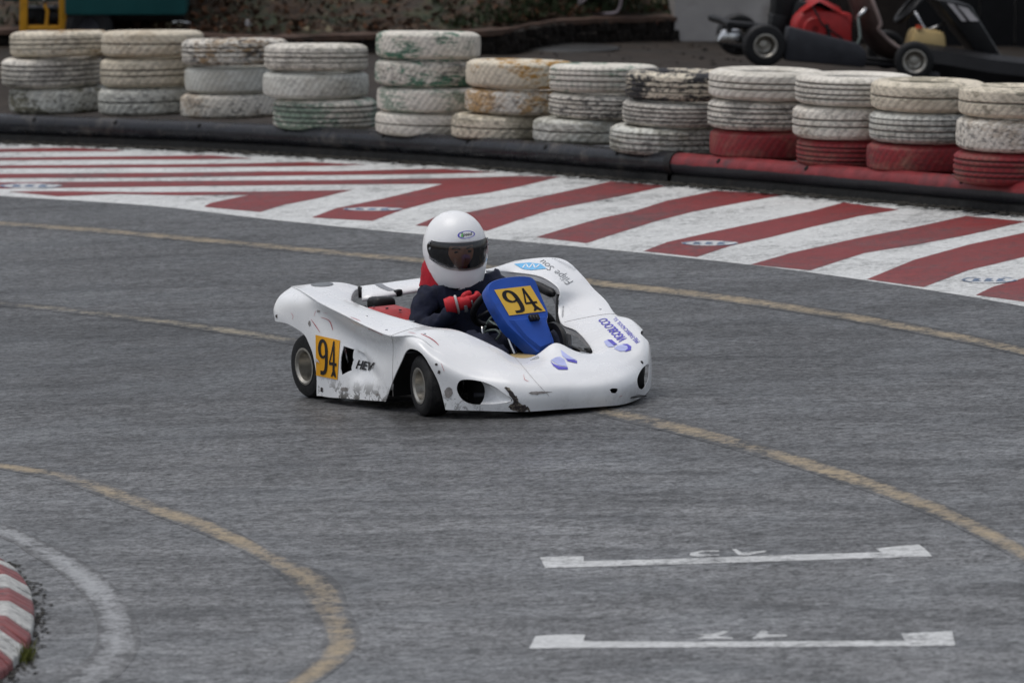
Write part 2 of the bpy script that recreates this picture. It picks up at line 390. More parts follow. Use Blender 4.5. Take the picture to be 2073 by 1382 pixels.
back = [(-150, 285), (0, 289), (400, 306), (700, 323), (1000, 343), (1350, 372), (1600, 393), (2073, 436), (2300, 460)]
front = [(-200, 388), (0, 397), (300, 416), (500, 439), (650, 455), (850, 474), (1000, 484), (1300, 512), (1600, 546), (1900, 590), (2073, 620), (2300, 662)]
run = sheet('painted_runoff', [tuple(p) for p in cr(back, 4)] + [tuple(p) for p in cr(front, 4)][::-1], M['run_white'], .0012)
stripes = [
 [(-120, 303), (0, 301), (135, 299), (252, 304), (235, 306), (0, 308), (-120, 309)],
 [(-120, 320), (0, 318.5), (200, 317), (390, 315), (430, 314.5), (515, 321), (390, 323), (200, 323.5), (0, 325), (-120, 326)],
 [(-120, 336), (0, 334.5), (340, 332.5), (500, 330.5), (620, 327.5), (745, 334), (640, 336.5), (500, 338), (340, 339.2), (0, 341), (-120, 342)],
 [(-120, 353), (0, 352), (340, 349.5), (540, 347), (675, 346.5), (830, 342.5), (900, 342), (1010, 349), (830, 353), (675, 354.5), (340, 359), (0, 361), (-120, 362)],
 [(-120, 371), (0, 369), (128, 368), (400, 366), (675, 364.5), (830, 362), (930, 360), (1050, 356.5), (1134, 357.5), (1100, 366), (1050, 378), (990, 390), (900, 402), (816, 424), (754, 447), (700, 444), (631, 440), (681, 421), (770, 403), (860, 382), (897, 372), (830, 372.5), (675, 373.5), (400, 377), (128, 380), (0, 382), (-120, 383)],
 [(17, 388), (101, 386.5), (284, 389), (500, 388), (714, 384), (642, 401.7), (574, 415), (527, 429), (470, 424), (412, 418.6), (425.5, 411), (503, 394.5), (371, 395.6), (236, 393), (118, 397.7)],
 [(1237, 367), (1349, 376.5), (1256, 397), (1117, 424), (1050, 445), (986, 467), (920, 462), (840, 456), (880, 440), (955, 428), (1063, 405), (1179, 380)],
 [(1450, 386), (1592, 394), (1500, 410), (1400, 429), (1330, 447), (1230, 478), (1187, 492), (1085, 480), (1140, 463), (1217, 441), (1280, 428), (1350, 406)],
 [(1708, 410), (1820, 424), (1740, 437), (1640, 460), (1560, 480), (1480, 497), (1410, 520), (1303, 508), (1350, 490), (1440, 470), (1530, 451), (1640, 428)],
 [(1955, 437), (2078, 448), (1960, 475), (1850, 496), (1750, 512), (1640, 547), (1520, 535), (1600, 512), (1740, 481), (1850, 460)],
 [(2110, 463), (2220, 478), (2073, 520), (1960, 547), (1870, 581), (1755, 565), (1850, 526), (1960, 495), (2060, 474)],
 [(2200, 535), (2250, 560), (2150, 620), (1975, 597), (2010, 580), (2073, 562)],
]
for s in stripes:
    sheet('red_stripe', rag(s, .22, 80), M['run_red'], .0024, run)
for (cx, cy, rx, ry) in ((62, 376, 64, 5), (755, 423, 61, 3.6), (1437, 492, 58, 5), (2003, 566, 58, 6.5)):
    lg = sheet('oval_logo', [(cx + rx * math.cos(a * math.pi / 12), cy + ry * math.sin(a * math.pi / 12)) for a in range(24)], M['logo_white'], .0036, run)
    mbl = MB()
    for k in range(3):
        x0 = cx - rx * .62 + k * rx * .42; h = ry * .45
        pts = [(x0, cy + h), (x0 + rx * .10, cy - h), (x0 + rx * .34, cy - h * .9), (x0 + rx * .22, cy + h * .1), (x0 + rx * .36, cy + h * .9), (x0 + rx * .2, cy + h)]
        mbl.add([G(x, y, .0048) for x, y in pts], [tuple(range(6))])
    for k in (0, 1, 2, 3, 4, 9, 10, 11, 12, 13, 14, 15, 20, 21):
        a, c = k * math.pi / 12, (k + 1) * math.pi / 12
        mbl.add([G(cx + rx * q * math.cos(w), cy + ry * q * math.sin(w), .0048) for q, w in ((.97, a), (.97, c), (.86, c), (.86, a))], [(0, 1, 2, 3)])
    mbl.build('oval_lettering', M['logo_blue'], lg)

def band(name, outer, inner, m, u=.0012):
    o = cr(outer, 8); i = cr(inner, 8); n = 60
    def rs(P):
        L = [0]
        for a, b in zip(P, P[1:]): L.append(L[-1] + (b - a).length)
        r = []
        for k in range(n):
            s = L[-1] * k / (n - 1); j = max(q for q in range(len(L)) if L[q] <= s + 1e-9); j = min(j, len(P) - 2)
            r.append(P[j].lerp(P[j + 1], (s - L[j]) / max(1e-9, L[j + 1] - L[j])))
        return r
    o, i = rs(o), rs(i); vs = []
    for a, b in zip(o, i):
        A_, B_ = G(a[0], a[1], u), G(b[0], b[1], u)
        vs += [A_.lerp(B_, q) for q in (-.12, .12, .5, .88, 1.12)]
    me = bpy.data.meshes.new(name); me.from_pydata(vs, [], [(5 * k + j, 5 * k + j + 1, 5 * k + j + 6, 5 * k + j + 5) for k in range(n - 1) for j in range(4)]); me.update()
    if me.polygons[0].normal.z < 0: me.flip_normals()
    at = me.attributes.new('edge', 'FLOAT', 'POINT'); at.data.foreach_set('value', [1.0, .25, 0.0, .25, 1.0] * n)
    ob = link_mesh(name, me, m, smooth=False); ob['kind'] = 'structure'; return ob
def line(name, c, w0, w1, m):
    n = len(c) - 1
    return band(name, [(x, y - lerp(w0, w1, i / n) / 2) for i, (x, y) in enumerate(c)], [(x, y + lerp(w0, w1, i / n) / 2) for i, (x, y) in enumerate(c)], m)
line('yellow_line', [(-300, 438), (0, 452), (200, 466), (430, 487), (700, 513), (850, 527), (1000, 543), (1205, 572), (1400, 594), (1600, 622), (1800, 655), (2073, 710), (2400, 790)], 9, 17, M['yellow_line'])
line('yellow_line', [(-300, 592), (0, 614), (200, 634), (400, 660), (560, 684), (750, 716)], 9, 15, M['yellow_faint'])
line('yellow_line', [(750, 716), (950, 762), (1130, 806), (1255, 838), (1400, 872), (1600, 928), (1750, 976), (1900, 1032), (2000, 1080), (2073, 1122), (2250, 1240)], 15, 34, M['yellow_line'])
band('yellow_line', [(-200, 915), (0, 936), (170, 965), (330, 1020), (440, 1060), (560, 1120), (670, 1172), (703, 1240), (727, 1292), (700, 1334), (630, 1385), (500, 1470)],
     [(-200, 925), (0, 948), (130, 975), (250, 1018), (400, 1073), (520, 1128), (595, 1180), (638, 1240), (663, 1300), (625, 1348), (578, 1382), (430, 1450)], M['yellow_line'])
band('white_line', [(-200, 1010), (0, 1060), (60, 1085), (150, 1130), (210, 1172), (252, 1222), (276, 1290), (255, 1340), (200, 1390), (60, 1470)],
     [(-200, 1035), (0, 1084), (60, 1117), (130, 1160), (180, 1210), (203, 1262), (198, 1310), (170, 1345), (120, 1382), (-40, 1450)], M['white_line'])
# grid slots with their rubbed-out painted numbers
def grid_slot(outline, strokes):
    o = sheet('grid_slot_marking', wob(outline, 1.0), M['grid_white'], .0012)
    for st in strokes: sheet('painted_number', wob(st, .5), M['grid_white'], .0012, o)
    return o
grid_slot([(1093, 1127), (1140, 1125), (1182, 1125), (1182, 1135), (1400, 1129), (1600, 1122), (1784, 1117), (1773, 1109), (1820, 1104), (1862, 1101), (1876, 1113), (1887, 1125), (1700, 1131), (1450, 1139), (1182, 1147), (1103, 1149)],
 [[(1456, 1113), (1420, 1113.5), (1398, 1118), (1396, 1123), (1412, 1126), (1455, 1124), (1456, 1121), (1420, 1121), (1412, 1118.5), (1425, 1116), (1456, 1116)],
  [(1482, 1111), (1490, 1110), (1502, 1118), (1548, 1113.5), (1552, 1116), (1512, 1123), (1496, 1123.5)]])
grid_slot([(1083, 1286), (1130, 1284), (1185, 1283), (1181, 1297), (1400, 1298), (1600, 1297), (1831, 1295), (1825, 1281), (1870, 1279), (1927, 1277), (1930, 1292), (1934, 1306), (1800, 1307), (1500, 1309), (1184, 1310), (1072, 1312)],
 [[(1404, 1283), (1440, 1282.5), (1462, 1276.5), (1478, 1275.5), (1472, 1279.5), (1452, 1287), (1482, 1289), (1484, 1292), (1410, 1291.5), (1430, 1286)],
  [(1540, 1276.5), (1552, 1276), (1556, 1283), (1592, 1283.5), (1594, 1287), (1558, 1288.5), (1522, 1292), (1530, 1286)]])

# kerb in the lower left corner
kerb = empty('inside_kerb'); kerb['kind'] = 'structure'
edge = [Vector(p) for p in ((-60, 1120), (-20, 1136), (12, 1153), (38, 1174), (58, 1200), (68, 1232), (70, 1262), (64, 1296), (50, 1328), (28, 1354), (0, 1378), (-40, 1404), (-90, 1432))]
edge = cr(edge, 3)
cK = G(-420, 1285)
for i in range(len(edge) - 1):
    a, b = G(edge[i][0], edge[i][1]), G(edge[i + 1][0], edge[i + 1][1])
    ia, ib = a.lerp(cK, .55), b.lerp(cK, .55)
    gp = .004; a2 = a.lerp(b, .02); b2 = b.lerp(a, .02)
    z0, z1, z2 = .03 + random.uniform(-.006, .006), .085, .10
    ma, mb_ = a2.lerp(ia, .18), b2.lerp(ib, .18)
    m1 = MB().add([a2 - N * .02, b2 - N * .02, a2 + N * z0, b2 + N * z0, ma + N * z1, mb_ + N * z1, ia + N * z2, ib + N * z2, ia - N * .02, ib - N * .02],
                  [(0, 1, 3, 2), (2, 3, 5, 4), (4, 5, 7, 6), (6, 7, 9, 8), (0, 2, 4, 6, 8), (1, 9, 7, 5, 3)])
    m1.build('kerb_block', M['kerb_red'] if (i // 3) % 2 else M['kerb_white'], kerb, bevel=.008)
# soil and grit collected along the kerb
mb = MB()
for i in range(380):
    e = edge[random.randrange(2, len(edge) - 4)]; p = G(e[0] + abs(random.gauss(0, 17)) - 3, e[1] + random.gauss(0, 8), .002)
    s = random.uniform(.004, .015); a = random.random() * 6
    mb.add([p + Vector((s * math.cos(a + k * 2.1), s * 1.6 * math.sin(a + k * 2.1), .002)) for k in range(3)] + [p + Vector((0, 0, s * .3))], [(0, 1, 3), (1, 2, 3), (2, 0, 3)])
o = mb.build('dirt_crumbs', M['soil']); o['kind'] = 'stuff'; tag(o, 'dark dirt crumbs collected along the red and white inside kerb', 'dirt')
mb = MB()
for i in range(90):
    p = G(52 + random.gauss(0, 7), 1332 + random.gauss(0, 5), .003); a = random.random() * 6; h = random.uniform(.02, .06)
    d = Vector((math.cos(a), math.sin(a), 0)) * .004; t_ = Vector((random.uniform(-.03, .03), random.uniform(-.03, .03), h))
    mb.add([p - d, p + d, p + t_], [(0, 1, 2)])
M['moss'] = simple('moss_green', (.10, .11, .02), .8, var=.4)
o = mb.build('grass_tuft', M['moss']); o['kind'] = 'stuff'; tag(o, 'little tuft of yellow green grass beside the inside kerb', 'grass')

# ------------------------------------------------------------------ guard pipe in front of the tyres
base_line = cr([(-160, 284), (0, 290), (400, 306), (700, 323), (1000, 344), (1350, 374), (1600, 395), (2073, 438), (2300, 462)], 8)
def along(x):
    for a, b in zip(base_line, base_line[1:]):
        if a[0] <= x <= b[0]: return G(x, lerp(a[1], b[1], (x - a[0]) / (b[0] - a[0])))
    return G(x, base_line[-1][1])
def guard(name, x0, x1, m, label, holes):
    root = empty(name, loc=along((x0 + x1) / 2)); tag(root, label, 'guard rail')
    n = 30; P = [along(lerp(x0, x1, k / n)) for k in range(n + 1)]; o0 = root.location
    perp = lambda k: (lambda t: Vector((-t.y, t.x, 0)).normalized())(P[min(k + 1, n)] - P[max(k - 1, 0)])
    P = [p for p in P]; PP = [p + perp(k) * .062 for k, p in enumerate(P)]
    pipe = MB().tube([p - o0 + N * .112 for p in PP], [.062] * (n + 1), 16).build('pipe', m, root)
    sk = MB()
    prof = [(.0, .0), (.012, .05), (.05, .07), (.12, .10), (.16, .10), (.16, .0)]
    vs = []
    for p in P:
        q = perp(P.index(p)); vs += [p - o0 + q * (dy + random.uniform(-.003, .003)) + N * dz for (dy, dz) in prof]
    k6 = len(prof)
    sk.add(vs, [(i * k6 + j, (i + 1) * k6 + j, (i + 1) * k6 + j + 1, i * k6 + j + 1) for i in range(n) for j in range(k6 - 1)])
    sk.build('rubber_skirt', M['pipe_dark'], root)
    for hx in holes:
        tt = (along(hx + 8) - along(hx - 8)).normalized(); q = Vector((-tt.y, tt.x, 0)).normalized(); dn = (N * .62 - q * .78).normalized()
        p = along(hx) + q * .062 - o0 + N * .112 + dn * .061
        MB().lathe([(0, .003), (.013, .003), (.016, .0), (.016, -.01)], 14, Matrix.Translation(p) @ dn.to_track_quat('Z', 'Y').to_matrix().to_4x4()).build('bolt_hole', M['hole'], pipe)
    return root
guard('guard_rail', -150, 1349, M['pipe_black'], 'long black plastic guard pipe running along the foot of the white tyres', [68, 232, 402, 578, 775, 945, 1102, 1248])
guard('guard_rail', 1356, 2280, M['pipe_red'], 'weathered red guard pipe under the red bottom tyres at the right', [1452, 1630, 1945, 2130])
# collar between both pipes
p = along(1352); t_ = (along(1360) - along(1344)).normalized()
cl = MB().tube([p - t_ * .03, p + t_ * .03], .069, 18).mesh('pipe_collar')
cl = link_mesh('pipe_collar', cl, M['dark']); cl.location = N * .112 + Vector((-t_.y, t_.x, 0)).normalized() * .062; tag(cl, 'black collar joining the black guard pipe to the red one', 'collar')
# soil, leaf bits along the foot of the guard
mb = MB()
for i in range(1500):
    x = random.uniform(-100, 2200); p = along(x) + Vector((0, random.uniform(-.28, .02), 0)) * random.random() + N * .013
    s = random.uniform(.006, .022); a = random.random() * 6
    mb.add([p + Vector((s * 1.6 * math.cos(a + k * 2.1), s * 1.6 * math.sin(a + k * 2.1), .001)) for k in range(3)] + [p + Vector((0, 0, s * .5))], [(0, 1, 3), (1, 2, 3), (2, 0, 3)])
o = mb.build('dirt_crumbs', M['soil']); o['kind'] = 'stuff'; tag(o, 'dark crumbs of soil lying along the foot of the guard pipes', 'dirt')

# ------------------------------------------------------------------ paddock ground behind the guard
gline = [G(p[0], p[1]) for p in base_line]
def guard_y(x):
    for a, b in zip(gline, gline[1:]):
        if a.x <= x <= b.x: return lerp(a.y, b.y, (x - a.x) / (b.x - a.x))
    return gline[0].y + (gline[0].x - x) * .6 if x < 0 else gline[-1].y - (x - gline[-1].x)
def pad_z(x, y):
    """raised ledge that carries the tyres, falling gently away from the guard"""
    d = y - guard_y(x)
    return lerp(.135 + SX * x - .082 * max(0, min(2.4, d - .1)), .06 - .02 * x, sm((d - 2.2) / 4.0))
nx, ny = 60, 40; vs = []
for j in range(ny + 1):
    for i in range(nx + 1):
        x = -7 + 14 * i / nx; y0 = guard_y(x) + .13; y = lerp(y0, 75, (j / ny) ** 1.6); vs.append((x, y, pad_z(x, y) + (random.uniform(-.006, .006) if j > 4 else 0)))
pg = MB().add(vs, [(j * (nx + 1) + i, j * (nx + 1) + i + 1, (j + 1) * (nx + 1) + i + 1, (j + 1) * (nx + 1) + i) for j in range(ny) for i in range(nx)]).build('paddock_ground', M['dirt'])
pg['kind'] = 'structure'
far = MB().add([(-300, 46, -.35), (300, 46, -.35), (300, 400, -.35), (-300, 400, -.35)], [(0, 1, 2, 3)]).build('ground', M['dirt']); far['kind'] = 'structure'

# ------------------------------------------------------------------ tyres
def tyre_mesh(kind, Rr=.31, Wd=.175):
    h = Wd / 2; grooves = {0: [-.35, 0, .35], 1: [-.5, -.17, .17, .5], 2: [-.2, .2], 3: [], 4: [-.55, -.2, .2, .55], 5: [.0]}[kind]
    prof = [(.185, -h * .55, 0), (.19, -h * .78, 0), (.215, -h * .93, 0), (.245, -h, 0), (.268, -h * .965, 0), (.286, -h * .885, 0), (.298, -h * .78, 1)]
    zs = sorted(set([round(-.70 + .1 * k, 3) for k in range(15)]))
    for z in zs:
        g_ = any(abs(z - q) < .051 for q in grooves)
        prof.append((.3055 + .004 * (1 - (z / .7) ** 2), h * z, 1 + (1 if False else 0)))
    # thin real grooves
    for q in grooves:
        for dz, d in ((-.034, 0), (-.020, 1), (.020, 1), (.034, 0)):
            prof.append((.3055 + .004 * (1 - (q / .7) ** 2) - (.010 if d else 0), h * q + h * dz, 3 if d else 1))
        prof = [p_ for p_ in prof if not (p_[2] == 1 and abs(p_[1] / h - q) < .0449 and p_[0] > .3)]
    lo = prof[:7]; mid = sorted(prof[7:], key=lambda a: a[1]); hi = [(r, -z, c) for r, z, c in lo[::-1]]
    prof = lo + mid + hi + [(.185, -h * .0 + h * .45, 0)]
    prof = lo + mid + hi
    inner = [(.196, h * .5, 0), (.27, h * .45, 0), (.285, 0, 0), (.27, -h * .45, 0), (.196, -h * .5, 0)]
    prof = prof + inner
    seg = 144; m = len(prof); vs = []; gr = []
    per = {0: 4, 1: 3, 2: 4, 3: 3, 4: 3, 5: 4}[kind]
    for k in range(seg):
        for (r, z, c) in prof:
            g_ = 1.0 if c == 3 else 0.0
            if c == 1:
                zz = z / h; band_ = int((zz + 1) * 4)
                ph = {0: zz * 3, 1: abs(zz) * 5, 2: -zz * 6, 3: (band_ * 1.5 + zz * 2), 4: zz * 1.2, 5: abs(zz) * 7}[kind]
                q = (k + ph * 1.0) % per
                edge_ = abs(zz) > .55
                if q < 1.0 and (kind != 0 or edge_ or band_ % 2): r -= .0035; g_ = .38
                elif kind == 0 and not edge_: g_ = 0
            r = r * Rr / .31; w = 2 * math.pi * k / seg; w += .0
            vs.append((r * math.cos(w), r * math.sin(w), z)); gr.append(g_)
    fs = []
    for k in range(seg):
        l = (k + 1) % seg
        for j in range(m): i = (j + 1) % m; fs.append((k * m + j, l * m + j, l * m + i, k * m + i))
    mb = MB().add(vs, fs); me = bpy.data.meshes.new('tyre'); me.from_pydata(mb.v, [], mb.f); me.update()
    bm = bmesh.new(); bm.from_mesh(me); bmesh.ops.recalc_face_normals(bm, faces=bm.faces)
    for e in bm.edges:
        if len(e.link_faces) == 2 and e.calc_face_angle(0) > R(40): e.smooth = False
    bm.to_mesh(me); bm.free()
    a = me.attributes.new('groove', 'FLOAT', 'POINT'); a.data.foreach_set('value', gr)
    me.materials.append(M['tyre']); me.polygons.foreach_set('use_smooth', [True] * len(me.polygons))
    return me
TM = [tyre_mesh(k) for k in range(6)]
WH = (.80, .755, .67); CR = (.76, .68, .54); GY = (.68, .68, .62); RD = (.26, .022, .028)
GREEN = (.02, .15, .085); OCH = (.45, .24, .05); BLK = (.02, .02, .022); RUST = (.28, .17, .07); OLV = (.13, .12, .07)
# per stack: front-bottom row of each tyre in the photo (bottom to top), left edges, then kind, paint, stain, amount, wear, look
stacks = [
 ('leftmost stack', [(236, 8, 3, GY, OLV, .9, .6, 'smooth white tyre with an olive patch'), (182, -8, 1, WH, BLK, .5, .5, 'white ribbed tyre with dark chips'), (122, 10, 0, CR, RUST, .8, .5, 'cream tyre with rusty smears')], 62),
 ('second stack from left', [(240, 190, 5, GY, BLK, .3, .7, 'worn grey white tyre with diagonal tread'), (182, 194, 2, CR, OLV, .3, .4, 'white tyre with two clean grooves'), (122, 197, 5, CR, RUST, .3, .4, 'cream tyre with shallow diagonal tread')], 64),
 ('third stack from left', [(246, 358, 3, WH, RUST, .5, .8, 'smooth cream tyre with dark scuffs'), (194, 367, 3, GY, OLV, .2, .2, 'plain greyish white tyre with hardly any tread'), (139, 361, 0, WH, RUST, .9, .9, 'wide tyre with rust coloured patches')], 78),
 ('fourth stack from left', [(269, 547, 1, WH, GREEN, .7, .4, 'cream tyre with green smudges'), (205, 527, 3, GY, BLK, .2, .4, 'grey white tyre with fine sipes'), (151, 530, 0, WH, OLV, .4, .5, 'white tyre with one deep groove')], 101),
 ('four tyre stack', [(282, 757, 5, WH, BLK, .2, .3, 'white tyre with dense diagonal tread'), (233, 760, 3, WH, GREEN, .6, .4, 'smooth white tyre with a green rim stain'), (181, 756, 3, WH, GREEN, .95, .7, 'tyre spattered with dark green paint'), (127, 758, 3, WH, GREEN, .95, .4, 'tyre with a big green splash')], 82),
 ('stack beside the four tyre stack', [(290, 912, 5, CR, OLV, .5, .6, 'dingy cross hatched tyre'), (237, 940, 3, WH, OCH, .8, .7, 'white tyre with ochre and black marks'), (186, 942, 3, CR, OCH, 1.0, .4, 'tyre smeared with ochre paint')], 137),
 ('stack above the black pipe middle', [(299, 1079, 5, GY, OLV, .5, .5, 'greenish grey herringbone tyre'), (247, 1111, 1, WH, BLK, .3, .9, 'white ribbed tyre with a black scrape'), (195, 1112, 4, WH, GREEN, .7, .3, 'white tyre with faint green mark')], 146),
 ('last stack before the red tyres', [(319, 1236, 4, GY, OLV, .6, .7, 'dirty grey wavy grooved tyre'), (262, 1262, 1, WH, BLK, .4, .5, 'cream grooved tyre, dark smudges'), (210, 1268, 0, CR, BLK, 1.0, 1.0, 'peeled tyre')], 160),
 ('first stack on a red tyre', [(330, 1441, 3, RD, RD, .2, .2, 'plain red tyre with almost no tread'), (269, 1436, 1, WH, BLK, .5, .6, 'white ribbed tyre with blue black stains'), (208, 1438, 2, WH, OLV, .2, .25, 'big clean white tyre showing its open centre')], 146),
 ('second stack on a red tyre', [(345, 1618, 1, RD, RD, .2, .3, 'red tyre with two dark grooves'), (288, 1610, 2, WH, RUST, .3, .5, 'white tyre with lightly worn shoulder'), (219, 1615, 1, WH, OLV, .3, .3, 'tallest white tyre with diagonal blocks')], 150),
 ('third stack on a red tyre', [(357, 1762, 3, RD, BLK, .3, .3, 'red tyre with a dark rubbed patch'), (296, 1767, 4, GY, BLK, .4, .5, 'white tyre with zigzag grooves'), (232, 1770, 5, CR, OLV, .5, .3, 'yellowish tyre with coarse blocks')], 178),
 ('rightmost stack', [(381, 1940, 1, RD, RD, .1, .2, 'bright red tyre with ribbed tread'), (314, 1945, 3, WH, RUST, .4, .7, 'smooth white tyre with reddish scrapes'), (245, 1950, 5, CR, OLV, .6, .3, 'mossy cream tyre with chunky tread')], 190),
]
LV = {0: 'bottom', 1: 'second', 2: 'third', 3: 'top'}
prev = None; placed = []
for name, ty, ytop in stacks[::-1]:
    yb, xl = ty[0][0], ty[0][1]
    u0 = .137; sc = (yb - YH) / (H - u0) * math.cos(PITCH)
    rad0 = .307
    fr = G(xl + rad0 * sc, yb, u0)
    if prev is not None:          # stand clear of the neighbouring stack
        for _ in range(200):
            if min(math.hypot(fr.x - q[0], fr.y - q[1]) for q in placed[-3:]) >= 2 * rad0 + .02: break
            fr = fr + (fr - CAM) * (.01 / fr.y)
    placed.append((fr.x, fr.y)); prev = fr; zb = fr.z
    sc = FPX / fr.y; fr = fr.copy(); fr.x = fr.x; fr.y += rad0
    z = zb
    ys = [t[0] for t in ty] + [ytop + 9]
    for i, (y, x, kd, paint, stain, amt, wear, look) in enumerate(ty):
        th = (ys[i] - ys[i + 1]) / (FPX / (fr.y - rad0)); th = max(.135, min(.24, th))
        if i == len(ty) - 1: th = max(th, .160)
        o = bpy.data.objects.new('tyre', TM[kd]); COL.objects.link(o)
        rr = rad0 + random.uniform(-.006, .008) + (.012 if look.startswith(('wide', 'big clean', 'tallest')) else 0)
        cx = fr.x + ((x + rr * sc) - (xl + rad0 * sc)) / sc
        o.location = (cx, fr.y, z + th / 2); o.scale = (rr / .31, rr / .31, th / .175 * .985)
        sl = (.045 if fr.x < -1.5 else -.012 if fr.x < -.6 else -.035 if fr.x < .9 else -.02)
        o.rotation_mode = 'ZYX'
        o.rotation_euler = ((-.05 if fr.x < .5 else -.012) * (1 if i == len(ty) - 1 else .4) + random.uniform(-.01, .01), -sl * .4 + random.uniform(-.012, .012), random.uniform(0, 6.28))
        o['paint'] = paint; o['stain'] = stain; o['amt'] = amt; o['wear'] = wear
        lv = 'top' if i == len(ty) - 1 else LV[i]
        lab = look if look.endswith('tyre') else look
        lab = f'{look}, {lv} of {name}' if len(f'{look}, {lv} of the {name}'.split()) > 16 else f'{look}, {lv} of the {name}'
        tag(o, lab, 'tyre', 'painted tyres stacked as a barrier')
        z += th

# ------------------------------------------------------------------ background: bank, walls, yard things
def on_pad(x, y):
    """point on the paddock ground seen at this place"""
    p = None; d = ray(x, y); s = 38.0
    while s < 90:
        p = CAM + d * s
        if p.z < pad_z(p.x, p.y): return p
        s += .02
    return p
lip_px = [(-200, 60), (200, 62), (400, 72), (520, 77), (730, 72), (1000, 62), (1060, 52), (1135, 42), (1250, 36), (1370, 33)]
lip = []
for x, y in cr(lip_px, 5):
    hgt = lerp(.10, .17, sm((x - 600) / 500)); s = (y + hgt * 290 - YH)          # foot of the little retaining wall
    q = on_pad(x, y + hgt * 290); lip.append((q, hgt))
# stones of the retaining wall
wall = empty('retaining_wall', loc=lip[0][0]); tag(wall, 'low dark mossy stone retaining wall at the foot of the leafy bank', 'wall')
o0 = lip[0][0]
smesh = []
for k in range(5):
    b_ = MB().box((0, 0, 0), (1, 1, 1)).mesh('stone', bevel=.14, bseg=2); 
    for v in b_.vertices: v.co += Vector((random.uniform(-.08, .08), random.uniform(-.08, .08), random.uniform(-.08, .08)))
    b_.materials.append(M['stone_dark']); smesh.append(b_)
for a, b in zip(lip, lip[1:]):
    n = max(1, int((b[0] - a[0]).length / .22))
    for k in range(n):
        t0 = (k + .5) / n; p = a[0].lerp(b[0], t0); h = lerp(a[1], b[1], t0)
        for r_ in range(2):
            o = bpy.data.objects.new('stone', random.choice(smesh)); COL.objects.link(o); o.parent = wall
            o.location = p - o0 + Vector((random.uniform(-.02, .02), random.uniform(-.02, .02), h * (.25 + .42 * r_)))
            o.scale = ((b[0] - a[0]).length / n * random.uniform(.9, 1.02), .16, h * .47); o.rotation_euler = (0, 0, random.uniform(-.05, .05))
mb = MB(); vs = []
for p, h in lip:
    for dy, dz in ((-.10, -.02), (-.10, .012), (.12, .02), (.12, -.02)): vs.append(p - o0 + Vector((0, dy, h * .93 + dz + random.uniform(-.006, .006))))
mb.add(vs, [(i * 4 + j, (i + 1) * 4 + j, (i + 1) * 4 + (j + 1) % 4, i * 4 + (j + 1) % 4) for i in range(len(lip) - 1) for j in range(4)])
mb.build('coping', M['stone_lip'], wall)
# leafy bank
def bank_mat():
    m, t, b = mat('leafy_bank'); c = coord(t)
    a = noise(t, c, 3.2, 5, .7); n2 = noise(t, c, 15, 5, .75)
    col = ramp(t, n2, [(.30, (.006, .005, .003)), (.45, (.026, .015, .007)), (.58, (.055, .027, .011)), (.72, (.065, .040, .016))])
    col2 = ramp(t, n2, [(.30, (.006, .008, .004)), (.5, (.018, .027, .009)), (.7, (.045, .055, .018))])
    t.links.new(mix(t, ramp(t, a, [(.46, 0.0), (.58, 1.0)]), col, col2), b.inputs['Base Color']); b.inputs['Roughness'].default_value = .85
    bump(t, b, n2, .8, .03); return m
M['bank'] = bank_mat()
nx, ny = len(lip) - 1, 26; vs = []
for j in range(ny + 1):
    for i, (p, h) in enumerate(lip):
        t = j / ny; vs.append(Vector((p.x * (1 + .25 * t), p.y + .05 + 14 * t, p.z + h + .0 + 4.6 * t ** 1.05 + random.uniform(-.05, .05) * min(1, j))))
bank = MB().add(vs, [(j * (nx + 1) + i, j * (nx + 1) + i + 1, (j + 1) * (nx + 1) + i + 1, (j + 1) * (nx + 1) + i) for j in range(ny) for i in range(nx)]).build('embankment', M['bank']); bank['kind'] = 'structure'
BK = BVHTree.FromPolygons([tuple(v) for v in vs], [tuple(p.vertices) for p in bank.data.polygons])
def on_bank(x, y): return BK.ray_cast(CAM, ray(x, y).normalized())[0] or on_pad(x, y)
cols = [simple('leaf_brown', (.040, .020, .010), .8), simple('leaf_orange', (.10, .04, .016), .8), simple('leaf_green', (.018, .030, .009), .8), simple('leaf_pale', (.2, .17, .11), .8)]
for ci, (nm, lab, nleaf) in enumerate((('leaf_litter', 'dead brown leaves lying over the bank behind the tyres', 9000), ('leaf_litter', 'orange fallen leaves scattered over the bank', 1800), ('grass', 'patches of short dark green grass and weeds on the bank', 11000), ('leaf_litter', 'few pale dry leaves dotting the bank', 350))):
    mb = MB()
    for k in range(nleaf):
        i = random.random() * (len(lip) - 1.001); a = lip[int(i)]; b = lip[int(i) + 1]; p = a[0].lerp(b[0], i % 1); t = random.random() ** 1.6 * .45
        x = p.x * (1 + .25 * t); 
        if ci == 2 and math.sin(x * 1.9 + 1.0) + math.sin(x * .7 + t * 9) < -.1: continue
        q = Vector((x, p.y + .05 + 14 * t, p.z + a[1] + 4.6 * t ** 1.05 + .03)); s = random.uniform(.015, .05)
        e1 = Vector((random.uniform(-1, 1), random.uniform(-1, 1), random.uniform(-.2, .6 if ci != 2 else 2.4))).normalized() * s * (1 if ci != 2 else 1.5); e2 = Vector((random.uniform(-1, 1), random.uniform(-1, 1), random.uniform(0, .8))).normalized() * s * (.6 if ci != 2 else .3)
        mb.add([q - e1 * .2, q + e2, q + e1, q - e2], [(0, 1, 2, 3)])
    o = mb.build(nm, cols[ci]); o['kind'] = 'stuff'; tag(o, lab, 'grass' if ci == 2 else 'leaves')
